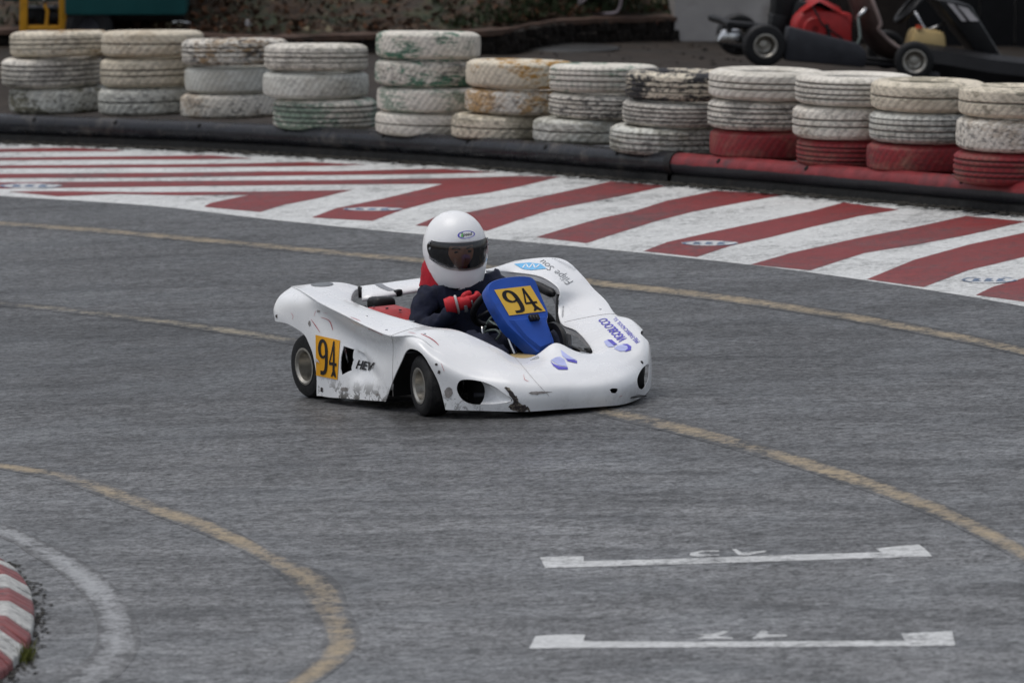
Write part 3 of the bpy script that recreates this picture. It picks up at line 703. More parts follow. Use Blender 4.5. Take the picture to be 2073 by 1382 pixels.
# rendered walls to the right
def wallbox(name, x0, x1, yb, ht, m, label, dx=0):
    a, b = on_pad(x0, yb), on_pad(x1, yb + dx); d = (b - a); d.z = 0; L = d.length; d.normalize(); nrm = Vector((-d.y, d.x, 0))
    root = empty(name, loc=a); tag(root, label, 'wall')
    n = 14; vs = []
    for k in range(n + 1):
        w = random.uniform(-.008, .008)
        for off in (0, .2):
            for z in (-.3, .35, ht): vs.append(d * (L * k / n) + nrm * (off + (w if off == 0 else 0)) + Vector((0, 0, z)))
    fs = []
    for k in range(n):
        q = k * 6; fs += [(q, q + 6, q + 7, q + 1), (q + 1, q + 7, q + 8, q + 2), (q + 2, q + 8, q + 11, q + 5), (q + 3, q + 4, q + 10, q + 9), (q + 4, q + 5, q + 11, q + 10)]
    fs += [(0, 1, 4, 3), (1, 2, 5, 4), (n * 6, n * 6 + 3, n * 6 + 4, n * 6 + 1), (n * 6 + 1, n * 6 + 4, n * 6 + 5, n * 6 + 2)]
    MB().add(vs, fs).build('render_coat', m, root); MB().box(d * L / 2 + nrm * .1 + Vector((0, 0, ht + .03)), (L + .06, .28, .06), Matrix.Rotation(math.atan2(d.y, d.x), 3, 'Z')).build('coping', m, root, bevel=.01)
    return root
wallbox('rendered_wall', 1366, 2300, 84, 2.2, M['wall_white'], 'stained white rendered wall rising behind the parked kart', 6)
tw = wallbox('rendered_wall', 1258, 1364, 60, 1.6, M['wall_pink'], 'terracotta rendered wall between the bank and the white wall', 0)
tw.location += Vector((0, .6, .12))
# dark boards behind the parked kart, brown at the left and near black beyond
b0 = on_pad(1625, 88)
ob = empty('dark_boards', loc=b0); tag(ob, 'tall dark brown wooden hoarding standing behind the seat of the parked kart', 'hoarding')
M['black_board'] = simple('black_board', (.006, .006, .007), .6, var=.3)
M['brown'] = simple('brown_board', (.022, .016, .013), .7, var=.3)
for k in range(9): MB().box((.12 + k * .245, .1, .75), (.235, .04, 1.6 + .02 * (k % 3))).build('board', M['brown'] if k < 3 else M['black_board'], ob, bevel=.006)
# manhole / sump cover
c = on_pad(1155, 100); mh = MB().lathe([(0, .012), (.30, .012), (.32, .008), (.335, .0)], 40).mesh('manhole_cover'); mh = link_mesh('manhole_cover', mh, M['puddle'])
mh.location = c + Vector((0, 0, .006)); mh.scale = (1, 1.1, 1); tag(mh, 'dark round manhole cover set in the earth behind the middle tyres', 'manhole cover')
# debris on the yard ground
mb = MB()
for k in range(110):
    p = on_pad(random.uniform(950, 1500), random.uniform(84, 135)) if k < 50 else on_pad(random.uniform(500, 1500), random.uniform(78, 100))
    s = random.uniform(.006, .02); mb.box(p + Vector((0, 0, s * .3)), (s * 2, s * 1.5, s), Matrix.Rotation(random.random() * 3, 3, 'Z'), .6)
o = mb.build('rubble', M['stone_dark']); o['kind'] = 'stuff'; tag(o, 'small bits of rubble scattered over the dark yard', 'rubble')

# teal trailer at the upper left
tr = empty('trailer', loc=on_pad(210, 108)); tag(tr, 'teal box trailer with dark wheels standing behind the left tyre stacks', 'trailer')
k_ = 1 / 300.0
MB().box(((253 - 210) * k_, .5, .250 + .60), (.81, .9, 1.2)).build('body_panel', M['teal'], tr, bevel=.015)
MB().box(((80 - 210) * k_ - .02, .62, .33 + .55), (.46, .7, 1.1)).build('rear_panel', M['teal'], tr, bevel=.015)
MB().box((.08, .5, .225), (.9, .5, .05)).build('frame', M['dark'], tr, bevel=.006)
MB().box((-.20, .95, .14), (.75, .3, .22)).build('mudguard', M['dark'], tr, bevel=.02)
for (x, y) in ((-.10, .12), (.06, .85)):
    Mw = Matrix.Translation((x, y, .165)) @ Matrix.Rotation(R(90), 4, 'X')
    w = MB().lathe([(.07, -.05), (.12, -.06), (.155, -.04), (.165, 0), (.155, .04), (.12, .06), (.07, .05)], 28, Mw, True).build('wheel', M['rubber'], tr)
    MB().lathe([(0, .03), (.03, .035), (.065, .05), (.070, .0), (0, 0)], 20, Mw).build('rim', M['dgrey'], w)
MB().box(((352 - 210) * k_, .3, .16), (.05, .05, .10)).build('jockey_leg', M['steel'], tr, bevel=.004)
MB().box(((352 - 210) * k_, .3, .06), (.03, .03, .12)).build('jockey_leg', M['dark'], tr, bevel=.004)
MB().box(((372 - 210) * k_, .3, .185), (.12, .10, .02), Matrix.Rotation(.2, 3, 'Y')).build('hitch', M['steel'], tr, bevel=.004)
MB().box((.44, .3, .235), (.10, .06, .04)).build('drawbar', M['dark'], tr)
# yellow steel frame
yf = empty('yellow_frame', loc=on_pad(88, 110)); tag(yf, 'yellow steel post frame with a lever standing before the teal trailer', 'frame')
for x, tl in ((-.125, .02), (.135, .01)): MB().box((x, 0, .55), (.052, .05, 1.10), Matrix.Rotation(tl, 3, 'Y')).build('post', M['yellow_steel'], yf, bevel=.004)
for z_ in (.178, .98): MB().box((0, 0, z_), (.21, .04, .03)).build('crossbar', M['yellow_steel'], yf, bevel=.004)
MB().tube([(0.02, -.01, .18), (.03, -.01, .29), (.01, -.01, .33)], .012, 8).build('lever', M['yellow_steel'], yf)
MB().tube([(0.01, -.01, .33), (.0, -.01, .40)], .010, 8).build('lever_handle', M['steel'], yf)
ws = MB().lathe([(0, .05), (.02, .045), (.026, .02), (.02, .0), (0, 0)], 12).mesh('litter_cup'); ws = link_mesh('litter_cup', ws, M['glove_white']); ws.location = on_bank(501, 56); tag(ws, 'small crumpled white cup lying on the leafy bank', 'cup')
# wheelbarrow at the top
wb = empty('wheelbarrow', loc=on_bank(1200, 29) + Vector((0, 0, -.01))); tag(wb, 'wheelbarrow with pale tube legs parked on the bank above the manhole', 'wheelbarrow')
z0 = 0.02
M['tube_pale'] = simple('pale_tube', (.28, .24, .25), .4, .3)
for dy in (0, .42):
    MB().tube([Vector((p[0], dy, p[1])) for p in cr([(-.12, .50), (-.10, .16), (-.075, .05), (-.03, .015), (.13, .015), (.175, .04), (.195, .12), (.23, .45)], 5)], .0115, 10).build('leg', M['tube_pale'], wb)
MB().tube([(-.38, .21, .14), (-.12, .0, .05), (.3, -.02, .42), (.75, -.02, .46)], .012, 8).build('handle_tube', M['tube_pale'], wb)
MB().tube([(-.38, .21, .14), (-.12, .42, .05), (.3, .44, .42), (.75, .44, .46)], .012, 8).build('handle_tube', M['tube_pale'], wb)
MB().add([(-.30, .0, .42), (.3, .0, .42), (.3, .42, .42), (-.3, .42, .42), (-.10, .10, .12), (.12, .10, .12), (.12, .32, .12), (-.10, .32, .12)], [(4, 5, 6, 7), (0, 1, 5, 4), (1, 2, 6, 5), (2, 3, 7, 6), (3, 0, 4, 7)]).build('tray', simple('rusty_red', (.07, .022, .018), .7), wb)
w = MB().lathe([(.07, -.03), (.12, -.035), (.145, -.01), (.145, .01), (.12, .035), (.07, .03)], 28, Matrix.Translation((-.38, .21, .145)) @ Matrix.Rotation(R(65), 4, 'X'), True).build('wheel', M['dgrey'], wb)
MB().lathe([(0, .03), (.06, .02), (.075, .03), (.075, -.03), (0, -.02)], 20, Matrix.Translation((-.38, .21, .145)) @ Matrix.Rotation(R(65), 4, 'X')).build('rim', M['tube_pale'], w)

# ------------------------------------------------------------------ kart wheels (shared builder)
def kart_wheel(parent, c, rad, width, hub_out, axis_yaw=0, flip=1, rimr=.066):
    """wheel with its axle along local y; hub_out: outer side sign"""
    Mx = Matrix.Translation(c) @ Matrix.Rotation(axis_yaw, 4, 'Z') @ Matrix.Rotation(R(-90 * flip), 4, 'X')
    h = width / 2
    prof = [(rimr, -h * .86), (rimr + .010, -h * .98), (rad * .78, -h), (rad * .92, -h * .93), (rad * .985, -h * .78), (rad, -h * .5), (rad, h * .5), (rad * .985, h * .78), (rad * .92, h * .93), (rad * .78, h), (rimr + .010, h * .98), (rimr, h * .86)]
    w = MB().lathe(prof, 48, Mx, True).build('wheel', M['rubber'], parent)
    rp = [(rimr - .002, h * .4), (rimr + .001, h * .80), (rimr + .009, h * .93), (rimr + .011, h * 1.01), (rimr + .003, h * 1.02), (rimr - .006, h * .9), (rimr - .012, h * .2), (rimr - .022, -h * .05), (.030, -h * .10), (.028, h * .10), (.012, h * .14), (.012, h * .32), (0, h * .32)]
    rm = MB().lathe(rp, 36, Mx)
    rm.lathe([(rimr - .004, -h * .9), (rimr + .008, -h * .99), (rimr - .003, -h * 1.0), (rimr - .008, -h * .5), (rimr - .004, h * .3)], 36, Mx)
    for k in range(3):
        a = k * 2 * math.pi / 3 + .5
        rm.lathe([(0, .008), (.007, .008), (.007, 0)], 6, Mx @ Matrix.Translation((.030 * math.cos(a), .030 * math.sin(a), h * .12)))
    rm.build('rim', M['alloy'], w)
    return w

# ------------------------------------------------------------------ the parked kart behind the right stacks
pk = empty('parked_kart'); tag(pk, 'black racing kart with red engine parked behind the right tyre stacks', 'kart')
fpk = CAM + ray(1545, 136) * 48.6
yaw = R(7); pit = R(5.5)
Fx = Vector((math.cos(yaw) * math.cos(pit), math.sin(yaw), -math.sin(pit))).normalized(); Lx = Vector((0, 0, 1)).cross(Fx).normalized(); Ux = Fx.cross(Lx)
pk.matrix_world = Matrix(((Fx.x, Lx.x, Ux.x, fpk.x), (Fx.y, Lx.y, Ux.y, fpk.y), (Fx.z, Lx.z, Ux.z, fpk.z), (0, 0, 0, 1)))
# local: x forward from the near rear wheel, y away from the viewer, z up
kart_wheel(pk, (0, .06, .135), .135, .15, 1, 0, -1); kart_wheel(pk, (-.02, 1.02, .135), .135, .15, 1)
kart_wheel(pk, (.955, -.05, .125), .125, .11, 1, -.1, -1); kart_wheel(pk, (.955, 1.0, .125), .125, .11, 1)
MB().tube([(0, .1, .135), (0, 1.0, .135)], .02, 10).build('rear_axle', M['steel'], pk)
for y in (.3, .78): MB().tube([(-.15, y, .08), (.2, y, .06), (.6, y, .06), (1.1, y, .07)], .015, 8).build('chassis_tube', M['dark'], pk)
MB().box((.55, .55, .05), (.8, .45, .01)).build('floor_pan', M['dark'], pk)
vs = [(.13, .02, .05), (.66, .0, .05), (.66, .0, .15), (.60, .01, .20), (.14, .02, .27), (.13, .16, .05), (.66, .14, .05), (.66, .14, .15), (.60, .14, .20), (.14, .16, .27)]
MB().add(vs, [(0, 1, 2, 3, 4), (5, 9, 8, 7, 6), (0, 4, 9, 5), (4, 3, 8, 9), (3, 2, 7, 8), (2, 1, 6, 7), (1, 0, 5, 6)]).build('side_pod', M['dgrey'], pk, bevel=.02)
# engine: domed cowl, fins, recoil cover
MB().lathe([(0, .10), (.06, .10), (.115, .085), (.14, .05), (.145, 0), (.10, -.02)], 28, Matrix.Translation((.33, .24, .26)) @ Matrix.Rotation(R(90), 4, 'X')).build('engine_cowl', M['engine_red'], pk)
MB().lathe([(.02, .012), (.07, .012), (.08, .0), (.05, -.01)], 20, Matrix.Translation((.33, .135, .26)) @ Matrix.Rotation(R(90), 4, 'X')).build('recoil_cover', M['engine_red'], pk)
MB().box((.33, .36, .30), (.28, .2, .24), None, .8).build('engine_block', M['dark'], pk, bevel=.02)
MB().box((.46, .22, .27), (.24, .16, .22), None, .88).build('engine_cover', M['engine_red'], pk, bevel=.02)
MB().tube([(.30, .10, .40), (.36, .06, .30), (.50, .08, .22), (.56, .1, .12)], .007, 6).build('throttle_cable', M['dark'], pk)
MB().tube([(.58, .12, .10), (.62, .1, .24), (.60, .14, .36)], .009, 6).build('fuel_line', M['hose'], pk)
mb = MB()
for k in range(7): mb.box((.47 + k * .018, .30, .30 - k * .012), (.008, .18, .16), Matrix.Rotation(R(-15), 3, 'Y'))
mb.build('cooling_fins', M['engine_red'], pk)
MB().add([(.24, .14, .36), (.34, .14, .44), (.52, .14, .36), (.60, .15, .28), (.24, .4, .38), (.34, .4, .47), (.52, .4, .40), (.60, .4, .30)], [(0, 1, 5, 4), (1, 2, 6, 5), (2, 3, 7, 6)]).build('top_cowl', M['engine_red'], pk, bevel=.01)
MB().tube([(.40, .12, .30), (.42, .11, .24), (.44, .12, .16)], .012, 8).build('starter_lever', M['dark'], pk)
MB().tube([(.60, .2, .34), (.66, .2, .42)], .016, 10).build('exhaust_stub', M['steel'], pk)
MB().box((.17, .45, .42), (.16, .2, .50)).build('airbox', M['dark'], pk, bevel=.03)
MB().box((.13, .42, .24), (.10, .16, .16)).build('radiator', M['dark'], pk, bevel=.01)
MB().tube([(-.22, .1, .235), (-.2, .5, .24), (-.22, .9, .235)], .025, 12).build('rear_bumper', M['dark'], pk)
MB().box((-.10, .16, .243), (.28, .10, .045)).build('bumper_pad', M['dark'], pk, bevel=.018)
MB().add([(-.28, .2, .12), (-.24, .2, .20), (-.14, .2, .215), (-.06, .2, .12), (-.28, .34, .12), (-.24, .34, .2), (-.14, .34, .215), (-.06, .34, .12)], [(0, 1, 2, 3), (4, 7, 6, 5), (0, 4, 5, 1), (1, 5, 6, 2), (2, 6, 7, 3), (0, 3, 7, 4)]).build('silencer', M['steel'], pk, bevel=.02)
# bucket seat: shell with raised sides
def seat(parent, O, mshell, medge, s=1.0, name='seat'):
    rows = [(-.02, .46, .16, .02), (.0, .36, .19, .07), (.06, .22, .20, .11), (.14, .09, .19, .12), (.25, .04, .18, .09), (.38, .07, .16, .03)]
    cols_ = [-1, -.85, -.55, 0, .55, .85, 1]; vs = []
    P = []
    for (x, z, w, d) in rows:
        for c_ in cols_:
            k = abs(c_) ** 2.2; P.append(Vector((O[0] + s * (x + .10 * k * (1 if z > .1 else .2)), O[1] + s * w * c_, O[2] + s * (z + d * k * (.3 if z > .2 else 1)))))
    mb = MB().add(P, [(i * 7 + j, i * 7 + j + 1, (i + 1) * 7 + j + 1, (i + 1) * 7 + j) for i in range(5) for j in range(6)])
    me = mb.mesh(name); tmp = bpy.data.objects.new('tmp', me); COL.objects.link(tmp)
    a = tmp.modifiers.new('s', 'SUBSURF'); a.levels = 2; b_ = tmp.modifiers.new('t', 'SOLIDIFY'); b_.thickness = .008
    dg = bpy.context.evaluated_depsgraph_get(); m2 = bpy.data.meshes.new_from_object(tmp.evaluated_get(dg)); bpy.data.objects.remove(tmp)
    m2.name = name; o = link_mesh(name, m2, mshell, parent)
    for sd_ in (0, 6):
        MB().tube(cr([P[i * 7 + sd_] for i in range(6)], 5), .012, 8).build('seat_rim', medge, o)
    return o
seat(pk, (.56, .42, .03), M['fibre'], M['fibre_edge'], 1.22)
MB().box((1.10, .40, .235), (.25, .3, .15), None, .82).build('fuel_tank', M['tank'], pk, bevel=.035)
MB().lathe([(0, .02), (.022, .02), (.024, 0)], 14, Matrix.Translation((1.03, .3, .315))).build('tank_cap', simple('orange_cap', (.5, .06, .02), .4), pk)
MB().tube([(1.24, .5, .13), (1.02, .5, .42)], .012, 10).build('steering_column', M['steel'], pk)
MB().tube([(1.10, .42, .30), (1.22, .42, .36)], .008, 8).build('tie_rod', M['steel'], pk)
mx = Matrix.Translation((.99, .5, .43)) @ Matrix.Rotation(R(-52), 4, 'Y')
sw = MB().tube([mx @ Vector((.12 * math.cos(a * math.pi / 12), .15 * math.sin(a * math.pi / 12), 0)) for a in range(24)], .016, 10, True)
sw.box(mx @ Vector((0, 0, 0)), (.2, .03, .01), mx.to_3x3()); sw.build('steering_wheel', M['dark'], pk)
# black front fairing
vs = []
for (x, yy, zz) in ((.86, .0, .20), (1.05, -.04, .19), (1.3, -.05, .17), (1.7, -.02, .16), (1.95, .1, .12)):
    for (dy, dz) in ((0, -.17), (-.03, -.08), (0, 0), (.12, .03), (.22, .0)): vs.append((x + .18, yy + dy + .12, max(.02, zz + dz)))
MB().add(vs, [(i * 5 + j, (i + 1) * 5 + j, (i + 1) * 5 + j + 1, i * 5 + j + 1) for i in range(4) for j in range(4)]).build('front_fairing', M['dark'], pk)
MB().box((1.02, -.03, .02), (.22, .06, .09)).build('side_bumper', M['dgrey'], pk, bevel=.01)
mx = Matrix.Rotation(R(30), 3, 'Y')
fp = MB().add([(1.10, .25, .52), (1.34, .25, .50), (1.62, .28, .14), (1.50, .28, .10), (1.10, .75, .52), (1.34, .75, .50), (1.62, .7, .14), (1.50, .7, .10)], [(0, 1, 5, 4), (1, 2, 6, 5), (2, 3, 7, 6), (3, 0, 4, 7), (0, 3, 2, 1), (4, 5, 6, 7)]).build('front_panel', M['dark'], pk, bevel=.03)
pl = MB().add([(1.18, .235, .50), (1.32, .235, .475), (1.40, .235, .40), (1.29, .235, .39)], [(0, 1, 2, 3)]).build('number_plate', M['glove_white'], pk)
MB().add([(1.225, .230, .495), (1.245, .230, .49), (1.345, .230, .392), (1.325, .230, .39)], [(0, 1, 2, 3)]).build('plate_digit', M['ink'], pl)
# ------------------------------------------------------------------ racing kart: frame of reference (f forward, l to its left, u up)
TH = R(30)
F = Vector((math.sin(TH), -math.cos(TH), 0)); F = (F - N * F.dot(N)).normalized(); Lv = N.cross(F)
O = G(874, 840) + Lv * .53
KM = Matrix(((F.x, Lv.x, N.x, O.x), (F.y, Lv.y, N.y, O.y), (F.z, Lv.z, N.z, O.z), (0, 0, 0, 1)))
KI = KM.inverted(); camL = KI @ CAM
def rl(x, y): return (KI.to_3x3() @ ray(x, y)).normalized()
def K(x, y, f=None, l=None, u=None):
    d = rl(x, y); i, v = (0, f) if f is not None else (1, l) if l is not None else (2, u)
    return camL + d * ((v - camL[i]) / d[i])
kart = empty('racing_kart', KM); tag(kart, 'scuffed white full bodied racing kart number 94 cornering on the grey asphalt', 'kart')

# control columns of the bodywork, right tail -> nose -> left tail; rows: inner lip, inner edge, deck, crease, upper side, side, bottom
# (each point: where its line of sight passes, and how far it lies from the centre plane)
def KK(x, y, l): return K(x, y, l=l)
CP = [
 [(727, 580, -.20), (678, 571, -.33), (592, 579, -.50), (566, 600, -.57), (554, 625, -.595), (556, 647, -.60)],
 [(716, 587, -.27), (665, 582, -.40), (606, 585, -.555), (596, 610, -.600), (584, 645, -.61), (580, 672, -.61)],
 [(710, 601, -.345), (668, 595, -.46), (627, 598, -.590), (620, 625, -.603), (615, 690, -.613), (612, 785, -.615)],
 [(718, 612, -.385), (690, 611, -.49), (650, 613, -.602), (648, 640, -.595), (652, 715, -.612), (655, 802, -.615)],
 [(775, 633, -.40), (738, 633, -.50), (700, 638, -.612), (697, 668, -.570), (700, 738, -.598), (700, 806, -.613)],
 [(825, 648, -.405), (785, 653, -.50), (748, 662, -.612), (745, 692, -.550), (748, 755, -.585), (748, 810, -.60)],
 [(872, 661, -.402), (832, 666, -.50), (793, 679, -.602), (796, 700, -.572), (795, 757, -.59), (796, 814, -.595)],
 [(922, 667, -.362), (880, 668, -.47), (843, 680, -.570), (838, 702, -.597), (835, 759, -.60), (843, 824, -.60)],
 [(966, 684, -.30), (928, 691, -.42), (884, 707, -.535), (885, 735, -.568), (890, 783, -.565), (897, 829, -.56)],
 [(1012, 706, -.24), (988, 717, -.34), (953, 738, -.445), (957, 768, -.475), (965, 804, -.47), (970, 831, -.46)],
 [(1045, 723, -.175), (1044, 735, -.24), (1038, 755, -.32), (1047, 782, -.335), (1053, 807, -.335), (1058, 833, -.325)],
 [(1082, 720, -.09), (1098, 735, -.13), (1115, 754, -.165), (1132, 782, -.17), (1137, 806, -.168), (1138, 828, -.16)],
 [(1124, 694, .0), (1152, 722, .0), (1186, 750, .0), (1208, 779, .0), (1212, 803, .0), (1210, 823, .0)],
 [(1160, 709, .09), (1199, 722, .12), (1242, 742, .15), (1265, 765, .165), (1270, 788, .165), (1262, 818, .155)],
 [(1186, 718, .17), (1236, 712, .24), (1281, 726, .30), (1299, 748, .325), (1304, 774, .325), (1298, 804, .315)],
 [(1201, 711, .245), (1253, 694, .34), (1300, 706, .38), (1313, 728, .40), (1317, 755, .405), (1315, 788, .395)],
 [(1190, 690, .295), (1247, 669, .40), (1302, 679, .47), (1315, 698, .49), (1318, 735, .495), (1317, 775, .49)],
 [(1168, 667, .325), (1232, 651, .46), (1280, 645, .545), (1297, 668, .565), (1300, 710, .57), (1304, 765, .57)],
 [(1139, 653, .345), (1200, 640, .47), (1250, 634, .575), (1254, 656, .59), (1255, 700, .59), (1256, 752, .592)],
 [(1131, 622, .385), (1176, 612, .49), (1226, 609, .595), (1226, 635, .592), (1227, 685, .592), (1229, 744, .60)],
 [(1134, 590, .405), (1165, 586, .50), (1200, 583, .60), (1200, 612, .60), (1202, 670, .60), (1206, 738, .61)],
 [(1120, 572, .405), (1146, 562, .50), (1178, 557, .60), (1178, 590, .602), (1182, 660, .61), (1186, 735, .615)],
 [(1090, 556, .405), (1115, 537, .50), (1146, 528, .60), (1148, 560, .602), (1150, 640, .61), (1154, 726, .615)],
 [(1040, 549, .385), (1070, 533, .48), (1108, 521, .58), (1116, 545, .60), (1120, 580, .61), (1120, 605, .61)],
 [(985, 546, .25), (1012, 538, .36), (1046, 527, .49), (1060, 543, .545), (1070, 562, .58), (1072, 583, .59)],
]
C = []
for col in CP:
    q = [KK(*p) for p in col]; lip = q[0] + Vector((0, 0, -.034)); C.append([lip] + q)
def fold(col): 
    c0 = sum(col, Vector()) / len(col); return [Vector((p.x - .03, lerp(p.y, c0.y, .35), lerp(p.z, c0.z, .30))) for p in col]
C = [fold(C[0])] + C + [fold(C[-1])]
rows = []
for ci_, c_ in enumerate(C):
    c_ = [Vector(p) for p in c_]; ka, kb = (.22, .30) if 10 <= ci_ <= 19 else (.06, .16)
    r_ = [c_[0], c_[1].lerp(c_[0], .35), c_[1].lerp(c_[2], .05), c_[2], c_[3].lerp(c_[2], ka), c_[3].lerp(c_[4], kb), c_[4], c_[5], c_[6]]
    rows.append(r_)
def cr4(a, b, c, d, t): return .5 * ((2 * b) + (c - a) * t + (2 * a - 5 * b + 4 * c - d) * t * t + (3 * b - a - 3 * c + d) * t ** 3)
NS, NR = 9, 7
def loft(cols):
    n = len(cols); m = len(cols[0]); g_ = lambda k: max(0, min(n - 1, k))
    fine = []
    for i in range(n - 1):
        for s_ in range(NS):
            t = s_ / NS; fine.append([cr4(cols[g_(i - 1)][j], cols[i][j], cols[i + 1][j], cols[g_(i + 2)][j], t) for j in range(m)])
    fine.append(cols[-1]); out = []
    for col in fine:
        c2 = []
        for j in range(m - 1):
            for s_ in range(NR): c2.append(cr4(col[max(0, j - 1)], col[j], col[j + 1], col[min(m - 1, j + 2)], s_ / NR))
        c2.append(col[-1]); out.append(c2)
    return out
surf = loft(rows); nc, nr = len(surf), len(surf[0])
# pressed-in wedge beside the side opening
def quad_uv(p, A, B, Cc, D):
    return None
for i in range(nc):
    for j in range(nr):
        p = surf[i][j]
        if p.y < -.5 and -.64 < p.x < -.27 and .09 < p.z < .26:
            t = (p.x + .560) / .25                       # 0 at the opening, 1 at the wedge tip
            top = lerp(.245, .150, t); bot = lerp(.105, .105, t)
            if 0 <= t <= 1.0 and bot < p.z < top:
                e = sm((top - p.z) / .02) * sm((p.z - bot) / .035) * (1 - t) ** .8 * sm(t / .12)
                p.y += .028 * e
def panel_data(i0, i1):
    cs = surf[i0:i1 + 1]; vs = [p for c_ in cs for p in c_]; m = nr
    fs = [(i * m + j, (i + 1) * m + j, (i + 1) * m + j + 1, i * m + j + 1) for i in range(len(cs) - 1) for j in range(m - 1)]
    return vs, fs
allv, allf = panel_data(0, nc - 1)
BV = BVHTree.FromPolygons([tuple(v) for v in allv], allf)
def hit(x, y, off=0.0, bvh=None):
    """point of the bodywork seen at photo pixel (x, y), lifted off the surface by off"""
    for k in range(9):
        dx, dy = ((0, 0), (1, 0), (-1, 0), (0, 1), (0, -1), (3, 0), (-3, 0), (0, 3), (0, -3))[k]
        d = rl(x + dx, y + dy); r_ = (bvh or BV).ray_cast(camL, d)
        if r_[0] is not None:
            n_ = r_[1]; n_ = n_ if n_.dot(d) < 0 else -n_
            return r_[0] + n_ * off, n_
    return None, None
def solid(vs, fs, th, m=nr):
    me = bpy.data.meshes.new('panel'); me.from_pydata(vs, [], fs); me.update()
    bm = bmesh.new(); bm.from_mesh(me); bmesh.ops.recalc_face_normals(bm, faces=bm.faces)
    bm.faces.ensure_lookup_table(); f0 = bm.faces[len(bm.faces) // 2 // (m - 1) * (m - 1) + 3 * NR]   # a deck face must look up
    if sum(f.normal.z * f.calc_area() for f in bm.faces) < 0:
        for f in bm.faces: f.normal_flip()
    bm.normal_update()
    nrm = {v.index: v.normal.copy() for v in bm.verts}
    V = [v.co.copy() for v in bm.verts]; Fc = [tuple(v.index for v in f.verts) for f in bm.faces]
    B = [(e.link_loops[0].vert.index, e.link_loops[0].link_loop_next.vert.index) for e in bm.edges if len(e.link_faces) == 1]
    n = len(V); V2 = [V[i] - nrm[i] * th for i in range(n)]
    faces = Fc + [tuple(i + n for i in f[::-1]) for f in Fc] + [(b, a, a + n, b + n) for a, b in B]
    bm.free(); me2 = bpy.data.meshes.new('panel'); me2.from_pydata(V + V2, [], faces); me2.update(); return me2
def cut(me, cutters):
    """boolean difference with closed prisms; returns a plain mesh"""
    ob = bpy.data.objects.new('tmp', me); COL.objects.link(ob); tmp = []
    for mb in cutters:
        cm = mb.mesh('c'); c_ = bpy.data.objects.new('tmpc', cm); COL.objects.link(c_); tmp.append(c_)
        md = ob.modifiers.new('b', 'BOOLEAN'); md.object = c_; md.operation = 'DIFFERENCE'; md.solver = 'EXACT'
    dg = bpy.context.evaluated_depsgraph_get(); m2 = bpy.data.meshes.new_from_object(ob.evaluated_get(dg))
    if len(m2.polygons) < .5 * len(me.polygons):
        for md in ob.modifiers: md.use_self = True
        dg = bpy.context.evaluated_depsgraph_get(); dg.update(); m2 = bpy.data.meshes.new_from_object(ob.evaluated_get(dg))
    for c_ in tmp: bpy.data.objects.remove(c_)
    bpy.data.objects.remove(ob); return m2
def side_prism(pts, l0, l1): return MB().prism([Vector((f, 0, u)) for f, u in pts], (0, l0, 0), (0, l1, 0))
def side_px(pts, l): return [(q.x, q.z) for q in (K(x, y, l=l) for x, y in pts)]
rear_arch = [tuple(p) for p in cr(side_px([(645, 812), (642, 798), (642, 765), (638, 736), (633, 714), (626, 697), (616, 678), (601, 666), (577, 654), (545, 650)], -.613), 3)]
rear_arch = [(rear_arch[0][0], -.12)] + rear_arch + [(-1.4, rear_arch[-1][1]), (-1.4, -.12)]
fa_ = [(q.x, q.z) for q in (K(x, y, l=l) for x, y, l in ((780, 814, -.595), (796, 768, -.592), (811, 732, -.595), (821, 711, -.598), (836, 706, -.597), (857, 716, -.588), (877, 744, -.572), (889, 778, -.566), (899, 829, -.561)))]
front_arch = [tuple(p) for p in cr(fa_, 4)]
front_arch = [(front_arch[0][0], -.12)] + front_arch + [(front_arch[-1][0], -.12)]
open_px = [(695.7, 700), (716, 707), (714, 728), (712, 749), (691.7, 759), (689, 747), (690, 722)]
def px_prism(pts, d0, d1, rad=None, nrm=None):
    P = [hit(x, y) for x, y in pts]; n_ = nrm or sum((q[1] for q in P), Vector()).normalized()
    c0 = sum((q[0] for q in P), Vector()) / len(P)
    return [q[0] for q in P], n_, MB().prism([q[0] - n_ * (q[0] - c0).dot(n_) for q in P], n_ * d0, n_ * d1)
def mirror_mb(mb): 
    m2 = MB(); m2.v = [Vector((v.x, -v.y, v.z)) for v in mb.v]; m2.f = [f[::-1] for f in mb.f]; return m2
P_open, n_open, cut_open = px_prism(open_px, .03, -.06, nrm=Vector((0, -1, 0)))
duct_px = [tuple(p) for p in cr([(925, 790), (928, 774), (940, 768), (972, 771), (1000, 782), (1022, 797), (1036, 808), (1028, 815), (990, 818), (958, 818), (936, 809)], 4, True)]
P_duct, n_duct, cut_duct = px_prism(duct_px, .03, -.05)
P_d2, n_d2, cut_duct2 = px_prism([tuple(p) for p in cr([(1290, 767), (1297, 750), (1306, 740), (1313, 737), (1314, 757), (1311, 773), (1302, 787), (1293, 784)], 3, True)], .03, -.04)
P_hole, n_hole, cut_hole = px_prism([(1234, 788), (1240, 785.5), (1250, 786), (1251, 790), (1247, 796), (1238, 795)], .02, -.02)

